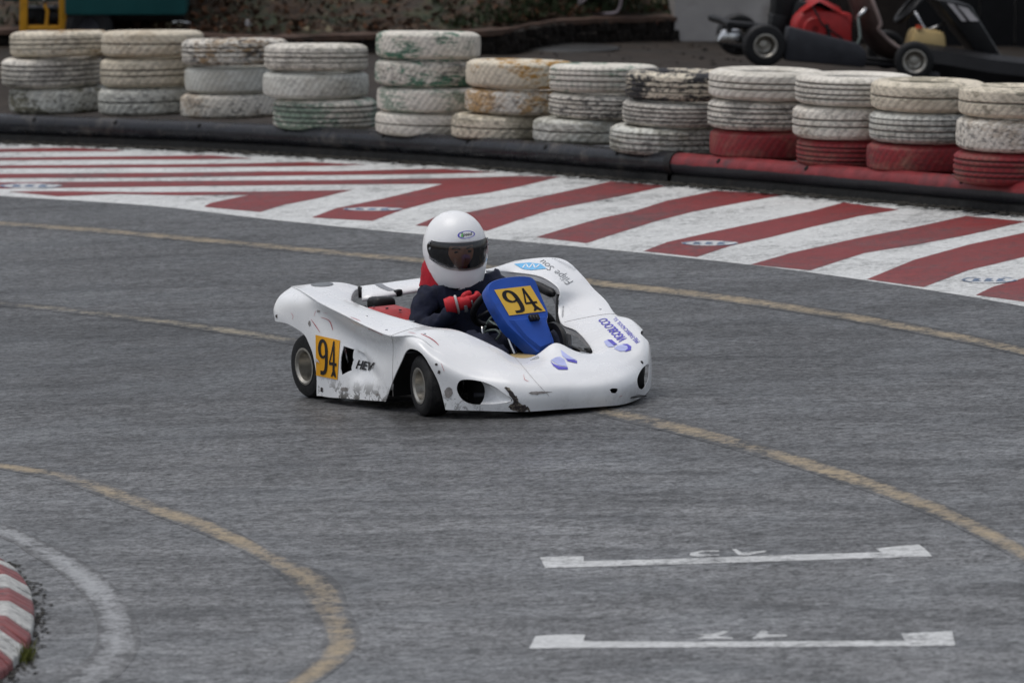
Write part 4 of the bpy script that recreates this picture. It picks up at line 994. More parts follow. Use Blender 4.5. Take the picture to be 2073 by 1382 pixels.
iA = 7 * NS; iB = 19 * NS      # seams of the three panels
white = M['white']
vs, fs = panel_data(0, iA); me = cut(solid(vs, fs, .004), [side_prism(rear_arch, -.9, -.30), side_prism([(f - .0, u) for f, u in front_arch], -.9, -.45), cut_open]); me.name = 'right_side_panel'; autosmooth(me, 40)
rsp = link_mesh('side_panel', me, white, kart)
vs, fs = panel_data(iA, iB); me = cut(solid(vs, fs, .004), [side_prism(front_arch, -.9, -.47), side_prism([(f - .02, u - .03) for f, u in front_arch], .45, .9), cut_duct, cut_duct2, cut_hole]); me.name = 'nose_panel'; autosmooth(me, 40)
nose = link_mesh('nose_panel', me, white, kart)
lside = [(-.80, -.1), (-.79, .20), (-.72, .25), (-.45, .24), (-.38, .15), (-.36, -.1)]
vs, fs = panel_data(iB, nc - 1); me = cut(solid(vs, fs, .004), [side_prism(rear_arch, .30, .9), side_prism(lside, .5, .9), side_prism([(f - .02, u - .03) for f, u in front_arch], .45, .9)]); me.name = 'left_side_panel'; autosmooth(me, 40)
lsp = link_mesh('side_panel', me, white, kart)

# scoop behind the brake duct opening (white dish running out to the right), mirrored on the far side
def scoop(sgn):
    rowsP = []
    xs = [972, 985, 1000, 1012, 1024, 1034]; tops = [771, 776.5, 783, 790, 798.5, 807]; bots = [818, 818, 817.5, 816.5, 815, 812]
    vs = []; n = 8
    for k, x in enumerate(xs):
        a = hit(x, tops[k])[0]; b = hit(x, bots[k])[0]; dep = [.075, .05, .032, .018, .007, .001][k]
        for j in range(n + 1):
            t = j / n; p = a.lerp(b, t) - n_duct * (dep * math.sin(math.pi * min(1, max(0, t))) ** .7 + .003)
            vs.append(Vector((p.x, p.y * sgn, p.z)))
    MB().add(vs, [(i * (n + 1) + j, (i + 1) * (n + 1) + j, (i + 1) * (n + 1) + j + 1, i * (n + 1) + j + 1) for i in range(len(xs) - 1) for j in range(n)]).build('duct_scoop', white, nose)
scoop(1)

# ------------------------------------------------------------------ decals laid on the bodywork
def decal_mesh(name, polys, quad, m, parent, off=.0015, bvh=None, sub=2, plane=None):
    """polys in the unit square (x right, y up); quad = photo pixels of corners (0,1),(1,1),(1,0),(0,0)"""
    bm = bmesh.new()
    for V_, F_ in polys:
        vv = [bm.verts.new((x, y, 0)) for x, y in V_]
        for f in F_:
            try: bm.faces.new([vv[i] for i in f])
            except ValueError: pass
    bmesh.ops.triangulate(bm, faces=bm.faces)
    for _ in range(sub):
        es = [e for e in bm.edges if e.calc_length() > .09]
        if es: bmesh.ops.subdivide_edges(bm, edges=es, cuts=1); bmesh.ops.triangulate(bm, faces=bm.faces)
    tl, tr_, br, bl = [Vector(q) for q in quad]
    bad = []
    for v in bm.verts:
        x, y = v.co.x, v.co.y; q = (bl * (1 - x) + br * x) * (1 - y) + (tl * (1 - x) + tr_ * x) * y
        if plane: v.co = plane(q[0], q[1], off)
        else:
            h_ = hit(q[0], q[1], off, bvh)[0]
            if h_ is None: bad.append(v)
            else: v.co = h_
    if bad: bmesh.ops.delete(bm, geom=bad, context='VERTS')
    bm.normal_update()
    for f in bm.faces:
        if f.normal.dot(camL - f.calc_center_median()) < 0: f.normal_flip()
    me = bpy.data.meshes.new(name); bm.to_mesh(me); bm.free()
    return link_mesh(name, me, m, parent)
def text_polys(s, shear=0, bold=0, space=1.0):
    cu = bpy.data.curves.new('t', 'FONT'); cu.body = s; cu.shear = shear; cu.offset = bold; cu.space_character = space; cu.resolution_u = 3
    o = bpy.data.objects.new('t', cu); COL.objects.link(o); dg = bpy.context.evaluated_depsgraph_get(); me = bpy.data.meshes.new_from_object(o.evaluated_get(dg))
    xs = [v.co.x for v in me.vertices]; ys = [v.co.y for v in me.vertices]; x0, x1, y0, y1 = min(xs), max(xs), min(ys), max(ys)
    P = ([((v.co.x - x0) / (x1 - x0), (v.co.y - y0) / (y1 - y0)) for v in me.vertices], [tuple(p.vertices) for p in me.polygons])
    bpy.data.objects.remove(o); return [P]
def stroke(pts, w, n=6, closed=False, aspect=1.0):
    """ribbon with width(s) along a smooth path"""
    P = cr([Vector((p[0], p[1])) for p in pts], n, closed); k = len(P); ws = w if isinstance(w, (list, tuple)) else [w] * len(pts); V_ = []; F_ = []
    for i, p in enumerate(P):
        a, b = (P[(i + 1) % k], P[i - 1]) if closed else (P[min(i + 1, k - 1)], P[max(i - 1, 0)])
        t = a - b; t.y /= aspect; t.normalize(); nn = Vector((-t.y, t.x * aspect))
        s_ = i / max(1, k - 1) * (len(ws) - 1); j = min(int(s_), len(ws) - 2); wd = lerp(ws[j], ws[j + 1], s_ - j) / 2
        V_ += [tuple(p + nn * wd), tuple(p - nn * wd)]
    for i in range(k if closed else k - 1): j = (i + 1) % k; F_.append((2 * i, 2 * i + 1, 2 * j + 1, 2 * j))
    return (V_, F_)
sq = [([(0, 0), (1, 0), (1, 1), (0, 1)], [(0, 1, 2, 3)])]
def grid_sq(n=6): return [([(i / n, j / n) for j in range(n + 1) for i in range(n + 1)], [(j * (n + 1) + i, j * (n + 1) + i + 1, (j + 1) * (n + 1) + i + 1, (j + 1) * (n + 1) + i) for j in range(n) for i in range(n)])]
num94 = [stroke([(.30, .48), (.20, .55), (.165, .69), (.21, .84), (.31, .90), (.41, .84), (.46, .69), (.47, .50), (.47, .30), (.43, .15), (.34, .10), (.22, .10)], [.07, .10, .115, .10, .08, .10, .12, .12, .12, .11, .10, .10]),
         stroke([(.30, .48), (.40, .52), (.46, .60)], [.07, .06, .05]),
         stroke([(.76, .93), (.70, .66), (.62, .40)], .045, 2), stroke([(.60, .37), (.93, .37)], .075, 2), stroke([(.77, .95), (.79, .6), (.81, .2)], [.05, .075, .09], 2),
         ([(.81, .26), (.70, .05), (.76, .05), (.81, .10), (.88, .05), (.95, .05), (.85, .26)], [(0, 1, 2, 3), (0, 3, 4, 5, 6)])]
# right side: race number, HEV
np1 = decal_mesh('number_plate', grid_sq(8), [(639.6, 677.7), (689, 689), (683.8, 768.5), (641, 759.5)], M['plate'], rsp, .0025, sub=0)
decal_mesh('race_number', num94, [(640, 678), (689, 689), (684, 768), (641, 759.5)], M['ink'], rsp, .0045)
decal_mesh('plate_tear', [([(0, .3), (.5, .45), (1, .2), (.6, .7), (.2, 1)], [(0, 1, 2, 3, 4)])], [(640, 724), (650, 724), (650, 738), (640, 738)], M['glove_white'], rsp, .0060)
decal_mesh('lettering', text_polys('HEV', .25, .035), [(723, 728), (760.5, 734), (757, 752), (720, 746)], M['ink'], rsp, .004)
# nose: two tone emblem, sponsor lettering
def tri(pts): return (pts, [tuple(range(len(pts)))])
def emblem(quad, par, mir=1):
    for pl_ in ([(.02, .46), (.20, .60), (.36, .62), (.52, .46), (.62, .10), (.64, .06), (.30, .20)], [(.38, .98), (.50, .85), (.66, .66), (.86, .48), (.98, .40), (.58, .48), (.44, .66)]): decal_mesh('emblem', [tri(pl_)], quad, M['lilac'], par, .002)
    for pl_ in ([(.0, .42), (.12, .26), (.32, .13), (.64, .02), (.64, -.08), (.30, -.04), (.1, .18)], [(.56, .50), (.98, .34), (.98, .22), (.64, .36)]): decal_mesh('emblem', [tri(pl_)], quad, M['purple'], par, .003)
emblem([(1114, 708), (1169, 706), (1169, 744), (1114, 748)], nose)
decal_mesh('lettering', text_polys('VIGOBLOCO', 0, .022), [(1209, 647), (1228, 643), (1276, 693), (1252, 700)][::1] if False else [(1253, 693), (1209, 648), (1227, 643.5), (1272, 687)], M['purple'], nose, .002)
decal_mesh('lettering', text_polys('PRE-FABRICADOS, S.L.', 0, .006), [(1288, 696), (1239, 644), (1247, 641.5), (1297, 690)], M['purple'], nose, .002)
# small emblem beside the lettering, drawn straight in photo pixels
for pts, mm, of in (([(1223, 691), (1229, 688.5), (1238, 696), (1246, 702), (1232, 703), (1226, 698)], 'lilac', .002), ([(1243, 706), (1250, 700), (1266, 697), (1276, 702), (1270, 710), (1256, 712)], 'lilac', .002), ([(1229, 688), (1239, 688.5), (1250, 698), (1242, 699.5)], 'purple', .003), ([(1259, 697.5), (1270, 697), (1278, 702), (1277, 709), (1264, 713), (1271, 706), (1270, 701)], 'purple', .003)):
    xs = [p[0] for p in pts]; ys = [p[1] for p in pts]; x0, x1, y0, y1 = min(xs), max(xs), min(ys), max(ys)
    decal_mesh('emblem', [tri([((x - x0) / (x1 - x0), (y1 - y) / (y1 - y0)) for x, y in pts])], [(x0, y0), (x1, y0), (x1, y1), (x0, y1)], M[mm], nose, of)
decal_mesh('lettering', text_polys('HERMAN S.A.', 0, 0), [(1137, 642), (1138, 619), (1142, 619), (1141, 642)], M['grey_vinyl'], lsp, .002)
decal_mesh('lettering', text_polys('Filipe Sou', 0, -.012), [(1147, 577), (1089, 532), (1105, 524), (1165, 567)], M['grey_vinyl'], lsp, .002)
decal_mesh('lettering', [stroke([(x, 0), (x, 1)], .012, 1) for x in [i / 12 for i in range(13)]], [(1160, 548), (1118, 524), (1122, 521), (1168, 545)], M['grey_vinyl'], lsp, .002)
decal_mesh('emblem', [tri([(0, .85), (.5, 1), (.85, .85), (1.0, .35), (.5, .2), (.25, .3)])], [(1040, 532), (1104, 532), (1108, 551), (1044, 551)], M['sky_vinyl'], lsp, .002)
decal_mesh('emblem', [stroke([(.25, .4), (.38, .8), (.45, .4), (.6, .85), (.65, .4), (.8, .75)], .04, 3)], [(1040, 532), (1104, 532), (1108, 551), (1044, 551)], M['helmet'], lsp, .0035)
decal_mesh('lettering', [([(math.cos(a) * .5 + .5, math.sin(a) * .5 + .5) for a in [i * math.pi / 10 for i in range(20)]], [tuple(range(20))])], [(630, 572), (676, 571), (674, 580), (628, 581)], M['grey_vinyl'], rsp, .002)
# scrapes and rubs
def rough_poly(pts, a=1.2, n=5): return [(x + random.uniform(-a, a), y + random.uniform(-a, a)) for x, y in [tuple(p) for p in cr(pts, n, True)]]
def px_decal(name, pts, m, par, off=.002, a=1.2, n=5):
    pts = rough_poly(pts, a, n); xs = [p[0] for p in pts]; ys = [p[1] for p in pts]; x0, x1, y0, y1 = min(xs), max(xs), min(ys), max(ys)
    return decal_mesh(name, [([((x - x0) / (x1 - x0), (y1 - y) / (y1 - y0)) for x, y in pts], [tuple(range(len(pts)))])], [(x0, y0), (x1, y0), (x1, y1), (x0, y1)], m, par, off)
px_decal('scrape', [(1022, 784), (1030, 785), (1040, 797), (1047, 805), (1052, 815), (1064, 820), (1067, 829), (1056, 833), (1036, 829), (1030, 822), (1039, 813), (1032, 800)], M['scrape'], nose, .0025, 1.3)
px_decal('scrape', [(1068, 822), (1073, 830), (1071, 833), (1066, 826)], M['scrape'], nose, .0025, .5)
px_decal('scrape', [(1070, 795), (1090, 792), (1118, 793), (1100, 796), (1085, 799)], M['rub'], nose, .002, .8)
for pts in ([(852, 676), (868, 683), (880, 691), (888, 699)], [(630, 646), (640, 660), (648, 672)], [(650, 642), (666, 648), (672, 660), (674, 668)], [(1252, 803), (1260, 800)], [(1060, 758), (1062, 768), (1070, 772)], [(710, 642), (730, 650)], [(746, 664), (760, 670), (775, 678)], [(640, 628), (636, 640)], [(893, 735), (900, 752)], [(826, 672), (842, 676)], [(655, 633), (664, 634)], [(589, 632), (594, 640), (592, 646)]):
    b = BV; xs = [p[0] for p in pts]; ys = [p[1] for p in pts]; x0, x1, y0, y1 = min(xs) - 3, max(xs) + 3, min(ys) - 3, max(ys) + 3
    V_ = [((x - x0) / (x1 - x0), (y1 - y) / (y1 - y0)) for x, y in pts]
    decal_mesh('scratch', [stroke(V_, [.02, .05, .025], 4)], [(x0, y0), (x1, y0), (x1, y1), (x0, y1)], M['red_scratch'], rsp if x0 < 812 else nose, .002)
px_decal('scrape', [(903, 786), (912, 784), (916, 796), (908, 806), (901, 800)], M['rub'], nose, .002, 1)
for (x, y, w_, h_) in ((698, 788, 9, 5), (765, 798, 5, 3), (652, 788, 3, 5), (884, 738, 4, 3), (889, 752, 3, 6), (645, 630, 4, 3), (627, 655, 3, 7), (560, 640, 2, 5)):
    px_decal('scrape', [(x + w_ * math.cos(a) * random.uniform(.6, 1.1), y + h_ * math.sin(a) * random.uniform(.5, 1.1)) for a in [k * math.pi / 4 for k in range(8)]], M['rub'] if random.random() < .45 else M['scrape'], rsp if x < 812 else nose, .002, .9, 3)

for ii in (iA, iB):
    pts = [surf[ii][q] + (surf[ii][q] - Vector((surf[ii][q].x, surf[ii][q].y * .9, surf[ii][q].z - .05))).normalized() * .0004 for q in range(2 * NR, nr - 2)]
    MB().tube(pts, .0011, 6).build('panel_joint', M['rub'], nose)
for (x, y, pn_) in ((782, 668, rsp), (860, 676, nose), (742, 640, rsp), (1215, 626, lsp)):
    q, n_ = hit(x, y, .0008)
    if q: MB().lathe([(0, .0022), (.0045, .0018), (.006, 0)], 12, Matrix.Translation(q) @ n_.to_track_quat('Z', 'Y').to_matrix().to_4x4()).build('panel_bolt', M['steel'], pn_)
# thin seam on the nose where a sponsor film ends
decal_mesh('seam', [stroke([(0, 1), (.25, .75), (.62, .36), (1, 0)], .008, 3)], [(1037, 718), (1112, 718), (1112, 802), (1037, 802)], M['rub'], nose, .0012)

# ------------------------------------------------------------------ rear fairing between the pods
fa = MB(); vs = []
for k in range(13):
    x = lerp(733, 1000, k / 12); l = lerp(-.20, .42, k / 12); yt = 579.5 - .137 * (x - 733); yb_ = 603.5 - .168 * (x - 733)
    top = K(x, yt, l=l); bot = K(x, yb_, l=l - .085)
    for w_, dz in ((-.35, -.012), (-.12, .0), (.0, .0), (.4, .006), (.8, .004), (1.0, -.002), (1.02, -.014)):
        p = top.lerp(bot, w_); vs.append(Vector((p.x, p.y, p.z + dz)) if w_ >= 0 else Vector((top.x + w_ * .12, top.y, top.z + dz)))
fa.add(vs, [(i * 7 + j, (i + 1) * 7 + j, (i + 1) * 7 + j + 1, i * 7 + j + 1) for i in range(12) for j in range(6)])
fm = solid(fa.v, fa.f, .005, 7); rf = link_mesh('rear_fairing', fm, white, kart)
FB = BVHTree.FromPolygons([tuple(v) for v in fa.v], fa.f)
decal_mesh('grey_swoosh', [([(0, 1), (.35, 1), (.62, .45), (1, 0), (.62, .02), (.35, .35)], [(0, 1, 2, 5), (5, 2, 3, 4)])], [(752, 572.5), (796, 568), (802, 588), (758, 592)], M['glove_grey'], rf, .002, bvh=FB)
MB().tube([K(735, 605, l=-.27), K(796, 593, l=-.12), K(840, 586, l=-.0), K(990, 560, l=.32)], .007, 10).build('rear_bumper_tube', M['glove_grey'], kart)
c_ = K(806, 593, l=-.11); MB().box(c_, (.03, .035, .030), Matrix.Rotation(.1, 3, 'X')).build('clamp', M['chassis'], kart, bevel=.008)
MB().tube([K(727, 580, l=-.30), K(729, 603, l=-.30)], .007, 8).build('bracket', M['chassis'], kart)
MB().tube([(-1.0, -.28, .36), (-.97, -.30, .16)], .014, 8).build('bumper_stay', M['chassis'], kart)

# ------------------------------------------------------------------ wheels, axle, chassis, engine
kart_wheel(kart, (-.97, -.520, .135), .135, .150, 1, 0, -1, .068)
kart_wheel(kart, (-.97, .520, .135), .135, .150, 1, 0, 1, .068)
kart_wheel(kart, (0, -.525, .125), .125, .110, 1, R(-9), -1, .065)
kart_wheel(kart, (-.05, .425, .122), .122, .110, 1, R(-9), 1, .065)
MB().tube([(-.97, -.46, .135), (-.97, .46, .135)], .02, 12).build('rear_axle', M['steel'], kart)
for s in (-1, 1):
    MB().tube(cr([(-1.12, s * .30, .08), (-.8, s * .30, .07), (-.5, s * .32, .06), (-.2, s * .30, .055), (.05, s * .24, .06), (.22, s * .20, .07)], 4), .015, 10).build('chassis_rail', M['chassis'], kart)
    MB().tube([(0.02, s * .25, .08), (0.0, s * .42, .11)], .014, 8).build('stub_axle', M['chassis'], kart)
    MB().tube([(-.10, s * .06, .12), (-.05, s * .42, .12)], .007, 8).build('track_rod', M['steel'], kart)
    MB().tube([(-.30, s * .55, .07), (-.5, s * .57, .065), (-.74, s * .55, .07)], .012, 8).build('side_bumper_bar', M['chassis'], kart)
    MB().tube([(-.30, s * .30, .07), (-.30, s * .55, .07)], .012, 8).build('side_bumper_bar', M['chassis'], kart)
MB().tube([(.22, -.2, .07), (.22, .2, .07)], .015, 8).build('chassis_rail', M['chassis'], kart)
MB().tube(cr([(.10, -.24, .08), (.30, -.22, .09), (.36, -.12, .09), (.36, .12, .09), (.30, .22, .09), (.10, .24, .08)], 4), .010, 8).build('front_bumper', M['chassis'], kart)
MB().tube([(-.2, .3, .18), (.03, .22, .17), (.12, .30, .16)], .009, 8).build('nose_stay', M['chassis'], kart)
MB().tube([K(1148, 699, l=.20), K(1190, 717, l=.20)], .010, 8).build('nose_stay', M['chassis'], kart)
MB().tube([K(1150, 697, l=.21), K(1186, 712, l=.21)], .004, 8).build('control_cable', M['steel'], kart)
MB().tube([K(1130, 596, l=.40), K(1128, 620, l=.385), K(1129, 650, l=.355), K(1135, 695, l=.32)], .0075, 8).build('side_stay', M['chassis'], kart)
MB().box(K(1193, 711, l=.27) + Vector((0, 0, -.012)), (.05, .02, .05)).build('nose_bracket', M['chassis'], kart)
MB().box((.14, 0, .030), (.46, .56, .005)).build('nose_light_block', M['chassis'], kart)  # added sheet under the nose, blocks light to deepen the shadow below
MB().box((-.56, 0, .030), (.50, 1.08, .005)).build('side_light_block', M['chassis'], kart)  # added sheet closing the pods underneath, keeps light off the ground below
MB().box((-.30, 0, .036), (.95, .52, .006)).build('floor_tray', M['chassis'], kart)
# splash plate behind the front arch and inside the pods
MB().add([(-.25, -.57, .06), (-.22, -.57, .22), (-.28, -.30, .26), (-.30, -.30, .06)], [(0, 1, 2, 3)]).build('splash_plate', M['chassis'], kart)
for k, (f, l) in enumerate(((-.16, -.50), (-.12, -.44), (-.20, -.40))):
    MB().tube([(f, l, .05), (f + .02, l + .02, .21)], .007, 6).build('bracket', M['dgrey'], kart)
MB().box((.02, -.36, .14), (.08, .10, .12)).build('brake_caliper', M['chassis'], kart, bevel=.01)
MB().lathe([(.03, .004), (.085, .004), (.085, -.004), (.03, -.004)], 28, Matrix.Translation((0, -.42, .125)) @ Matrix.Rotation(R(90), 4, 'X'), True).build('brake_disc', M['steel'], kart)
# duct innards
MB().box((.16, -.36, .10), (.16, .05, .12), Matrix.Rotation(R(25), 3, 'Z')).build('duct_box', M['chassis'], kart, bevel=.01)
MB().tube([(.20, -.44, .09), (.24, -.36, .085)], .010, 8).build('duct_tube', M['dgrey'], kart)
MB().tube([(.18, -.44, .155), (.24, -.38, .14)], .006, 8).build('duct_tube', M['steel'], kart)
MB().box((.16, .36, .10), (.16, .05, .12), Matrix.Rotation(R(-25), 3, 'Z')).build('duct_box', M['chassis'], kart, bevel=.01)
# seen through the square side opening
MB().tube([K(696, 700, l=-.54), K(705, 735, l=-.54)], .005, 6).build('support_rod', M['steel'], kart)
MB().box(K(703, 728, l=-.45), (.14, .02, .22)).build('inner_guard', M['chassis'], kart)
# engine on the right, behind the driver's elbow
eng = MB().add([(-.86, -.38, .27), (-.58, -.38, .26), (-.56, -.20, .26), (-.86, -.20, .27), (-.84, -.37, .375), (-.70, -.37, .365), (-.60, -.36, .32), (-.59, -.22, .32), (-.70, -.21, .365), (-.84, -.21, .375)],
    [(0, 3, 2, 1), (0, 1, 6, 5, 4), (1, 2, 7, 6), (2, 3, 9, 8, 7), (3, 0, 4, 9), (4, 5, 8, 9), (5, 6, 7, 8)]).build('engine_cowl', M['engine_red'], kart, bevel=.02, bseg=3)
for k in range(3): MB().lathe([(0, .004), (.006, .004), (.007, 0)], 8, Matrix.Translation((-.80 + .06 * k, -.34 + .03 * k, .376 - .006 * k))).build('cowl_screw', M['chassis'], eng)
MB().box((-.72, -.28, .17), (.26, .20, .18)).build('engine_block', M['chassis'], kart, bevel=.015)
mb = MB()
for k in range(6): mb.box((-.66, -.28, .12 + k * .025), (.20, .24, .006))
mb.build('cooling_fins', M['dgrey'], kart)
MB().box(K(772, 615, l=-.22), (.10, .10, .062), Matrix.Rotation(-.05, 3, 'X')).build('air_box', M['chassis'], kart, bevel=.022, bseg=3)
MB().tube([K(822, 645, l=-.24), K(836, 641, l=-.24), K(850, 650, l=-.22)], .014, 8).build('throttle_link', M['chassis'], kart)
MB().box(K(838, 650, l=-.28), (.05, .06, .012)).build('bracket', M['steel'], kart, bevel=.003)
# silencer on the left under the pod
MB().tube(cr([K(1072, 574, l=.375), K(1090, 580, l=.38), K(1108, 589, l=.385), K(1121, 595, l=.385)], 4), [.012] * 2 + [.020] * 9 + [.016, .010], 16).build('silencer', M['chassis'], kart)
# seat
seat(kart, (-.80, 0, .05), M['chassis'], M['chassis'], .86)
# fuel tank, pedals, column
MB().box((-.02, -.10, .14), (.20, .17, .13)).build('fuel_tank', M['tank'], kart, bevel=.03)
MB().tube([K(1026, 668, l=-.07), K(1042, 717, l=-.07)], .0125, 12).build('column_support', M['steel'], kart)
MB().tube([K(1031, 668, l=-.05), K(1046, 714, l=-.05)], .005, 8).build('brake_rod', M['steel'], kart)
MB().tube([(.05, 0, .12), (-.31, 0, .38)], .011, 10).build('steering_column', M['chassis'], kart)
for s in (-1, 1): MB().tube([(.20, s * .14, .06), (.16, s * .14, .20), (.15, s * .10, .21)], .007, 8).build('pedal', M['steel'], kart)
for pts in ([(985, 655), (995, 642), (1008, 637), (1018, 642)], [(982, 672), (992, 668), (1005, 668), (1012, 676), (1004, 688)], [(983, 660), (980, 675), (986, 690), (992, 698)], [(990, 648), (1000, 655), (1010, 660), (1016, 672)]):
    MB().tube(cr([K(x, y, l=-.10) for x, y in pts], 6), .0045, 8).build('fuel_hose', M['hose'], kart)
MB().tube([K(976, 661, l=-.12), K(979, 688, l=-.12)], .006, 8).build('brake_rod', M['steel'], kart)
# inner front wheel-side dark fork seen beside the blue panel
MB().lathe([(.09, .012), (.115, .012), (.12, 0), (.115, -.012), (.09, -.012)], 30, Matrix.Translation((-.10, .11, .20)) @ Matrix.Rotation(R(80), 4, 'X'), True).build('heel_guard', M['chassis'], kart)

# ------------------------------------------------------------------ blue front panel
pa, pb = Vector((-.206, 0, .512)), Vector((0.0, 0, .235))           # top and bottom of its centre line
pn = Vector(((pa.z - pb.z), 0, -(pa.x - pb.x))); pn = Vector((pa.z - pb.z, 0, pb.x - pa.x)).normalized()
def onpanel(x, y, off=0.0):
    d = rl(x, y); o_ = pa + pn * off; return camL + d * ((o_ - camL).dot(pn) / d.dot(pn))
outl = [(986, 585), (992, 570), (1010, 562), (1040, 557), (1070, 557), (1083, 564), (1090, 580), (1100, 605), (1111, 632), (1109, 650), (1116, 672), (1124, 697), (1112, 706), (1092, 716), (1083, 712), (1060, 690), (1040, 672), (1024, 655), (1013, 638), (999, 615)]
outl = [tuple(p) for p in cr(outl, 3, True)]
fr_ = [onpanel(x, y) for x, y in outl]; cen = sum(fr_, Vector()) / len(fr_)
vs = [cen + (p - cen) * s_ + pn * o_ for (s_, o_) in ((1.0, -.055), (1.0, -.02), (.985, -.008), (.955, 0)) for p in fr_]
n = len(fr_); fs = [(k * n + i, k * n + (i + 1) % n, (k + 1) * n + (i + 1) % n, (k + 1) * n + i) for k in range(3) for i in range(n)] + [tuple(range(3 * n, 4 * n)), tuple(range(n))[::-1]]
bp = MB().add(vs, fs).build('front_panel', M['blue'], kart)
# folded lower spine and upper lip, both slightly proud
def raised(px, h, name, m):
    q = [onpanel(x, y) for x, y in px]; c2 = sum(q, Vector()) / len(q); k = len(q)
    return MB().add([p + pn * .0005 for p in q] + [c2 + (p - c2) * .86 + pn * h for p in q], [(i, (i + 1) % k, k + (i + 1) % k, k + i) for i in range(k)] + [tuple(range(k, 2 * k))]).build(name, m, bp)
raised([(1030, 648), (1104, 640), (1108, 655), (1118, 700), (1093, 711), (1060, 685)], .014, 'panel_spine', M['blue'])
pl2 = decal_mesh('number_plate', grid_sq(2), [(1000.5, 586.5), (1073.5, 578), (1104.5, 629.5), (1031, 638.5)], M['plate2'], bp, .003, sub=0, plane=onpanel)
decal_mesh('race_number', num94, [(1001, 587), (1073, 578.5), (1104, 629.5), (1031, 638)], M['ink'], bp, .0045, plane=onpanel)
q = onpanel(1081, 643, .02); MB().box(q, (.02, .046, .028), pn.to_track_quat('X', 'Z').to_matrix()).build('panel_catch', M['ink'], bp, bevel=.004)
for k in range(3): MB().box(onpanel(1075 + 6 * k, 642.5, .032), (.006, .005, .02), pn.to_track_quat('X', 'Z').to_matrix()).build('catch_rib', M['dgrey'], bp)
q = onpanel(1002, 616, -.01); MB().lathe([(0, .004), (.008, .004), (.009, 0)], 10, Matrix.Translation(q) @ Vector((0, -1, .2)).to_track_quat('Z', 'Y').to_matrix().to_4x4()).build('panel_bolt', M['ink'], bp)

# steering wheel
mx = Matrix.Translation((-.315, 0, .385)) @ Matrix.Rotation(R(-46), 4, 'Y')
def wheel_pt(a, r_=.125): return mx @ Vector((r_ * math.cos(a), r_ * math.sin(a), 0))
sw = MB().tube([wheel_pt(2 * math.pi * k / 36) for k in range(36)], .0145, 12, True).build('steering_wheel', M['chassis'], kart)
for a in (0.0, 2.2, -2.2): MB().tube([wheel_pt(a, .01), wheel_pt(a, .122)], .008, 8).build('spoke', M['dgrey'], sw)
MB().lathe([(0, .012), (.035, .012), (.04, 0), (.03, -.02)], 20, mx).build('hub', M['dgrey'], sw)

# ------------------------------------------------------------------ the driver
per = empty('person', KM @ Matrix.Translation((-.66, 0, .08))); tag(per, 'driver in white helmet, navy suit, red neck warmer and red gloves, steering the kart', 'person')
T0 = Vector((-.66, 0, .08))
def skin(name, joints, edges, m, parent, root=0, levels=2, org=T0):
    me = bpy.data.meshes.new(name); me.from_pydata([Vector(j[0]) - org for j in joints], edges, []); me.update()
    o = bpy.data.objects.new('tmp', me); COL.objects.link(o)
    o.modifiers.new('k', 'SKIN'); sk = me.skin_vertices[0].data
    for i, j in enumerate(joints):
        r_ = j[1]; sk[i].radius = r_ if isinstance(r_, tuple) else (r_, r_); sk[i].use_root = (i == root)
    s_ = o.modifiers.new('s', 'SUBSURF'); s_.levels = levels
    dg = bpy.context.evaluated_depsgraph_get(); m2 = bpy.data.meshes.new_from_object(o.evaluated_get(dg)); bpy.data.objects.remove(o); m2.name = name
    return link_mesh(name, m2, m, parent)
hR = wheel_pt(R(-105)); hL = wheel_pt(R(100))        # where the hands hold the rim (local -y is the kart's right)
glove_c = K(938, 612, l=-.155)
hR = glove_c
J = [((-.66, 0, .16), (.15, .11)), ((-.665, 0, .28), (.13, .10)), ((-.645, 0, .38), (.145, .10)), ((-.62, 0, .435), (.085, .07)), ((-.60, 0, .52), (.055, .055)),
     ((-.635, -.165, .408), .066), ((-.60, -.235, .335), .062), ((-.545, -.25, .285), .055), ((-.45, -.215, .325), .044), ((-.40, -.17, .375), .032),
     ((-.63, .155, .43), .068), ((-.59, .235, .34), .062), ((-.53, .25, .29), .055), ((-.44, .21, .33), .044), ((-.385, .175, .37), .032),
     ((-.58, -.10, .15), .085), ((-.38, -.15, .21), .074), ((-.20, -.16, .235), .062), ((-.05, -.14, .16), .050), ((.08, -.13, .10), .038), ((.17, -.13, .13), .034),
     ((-.58, .10, .15), .085), ((-.38, .14, .21), .074), ((-.20, .15, .235), .062), ((-.05, .14, .16), .050), ((.08, .13, .10), .038), ((.17, .13, .13), .034)]
E_ = [(0, 1), (1, 2), (2, 3), (3, 4), (2, 5), (5, 6), (6, 7), (7, 8), (8, 9), (2, 10), (10, 11), (11, 12), (12, 13), (13, 14), (0, 15), (15, 16), (16, 17), (17, 18), (18, 19), (19, 20), (0, 21), (21, 22), (22, 23), (23, 24), (24, 25), (25, 26)]
body = skin('body', J, E_, M['navy'], per)
# sleeve and jacket creases: push the cloth in and out with a few broad folds
for v in body.data.vertices:
    p = v.co; n_ = v.normal
    v.co += n_ * (.007 * math.sin(p.x * 60 + p.y * 35 + p.z * 22) + .0065 * math.sin(p.z * 95 - p.y * 40 + 1.3) * math.sin(p.x * 31 + 2) + .0045 * math.sin(p.x * 130 - p.z * 90 + 3 * math.sin(p.y * 50)))

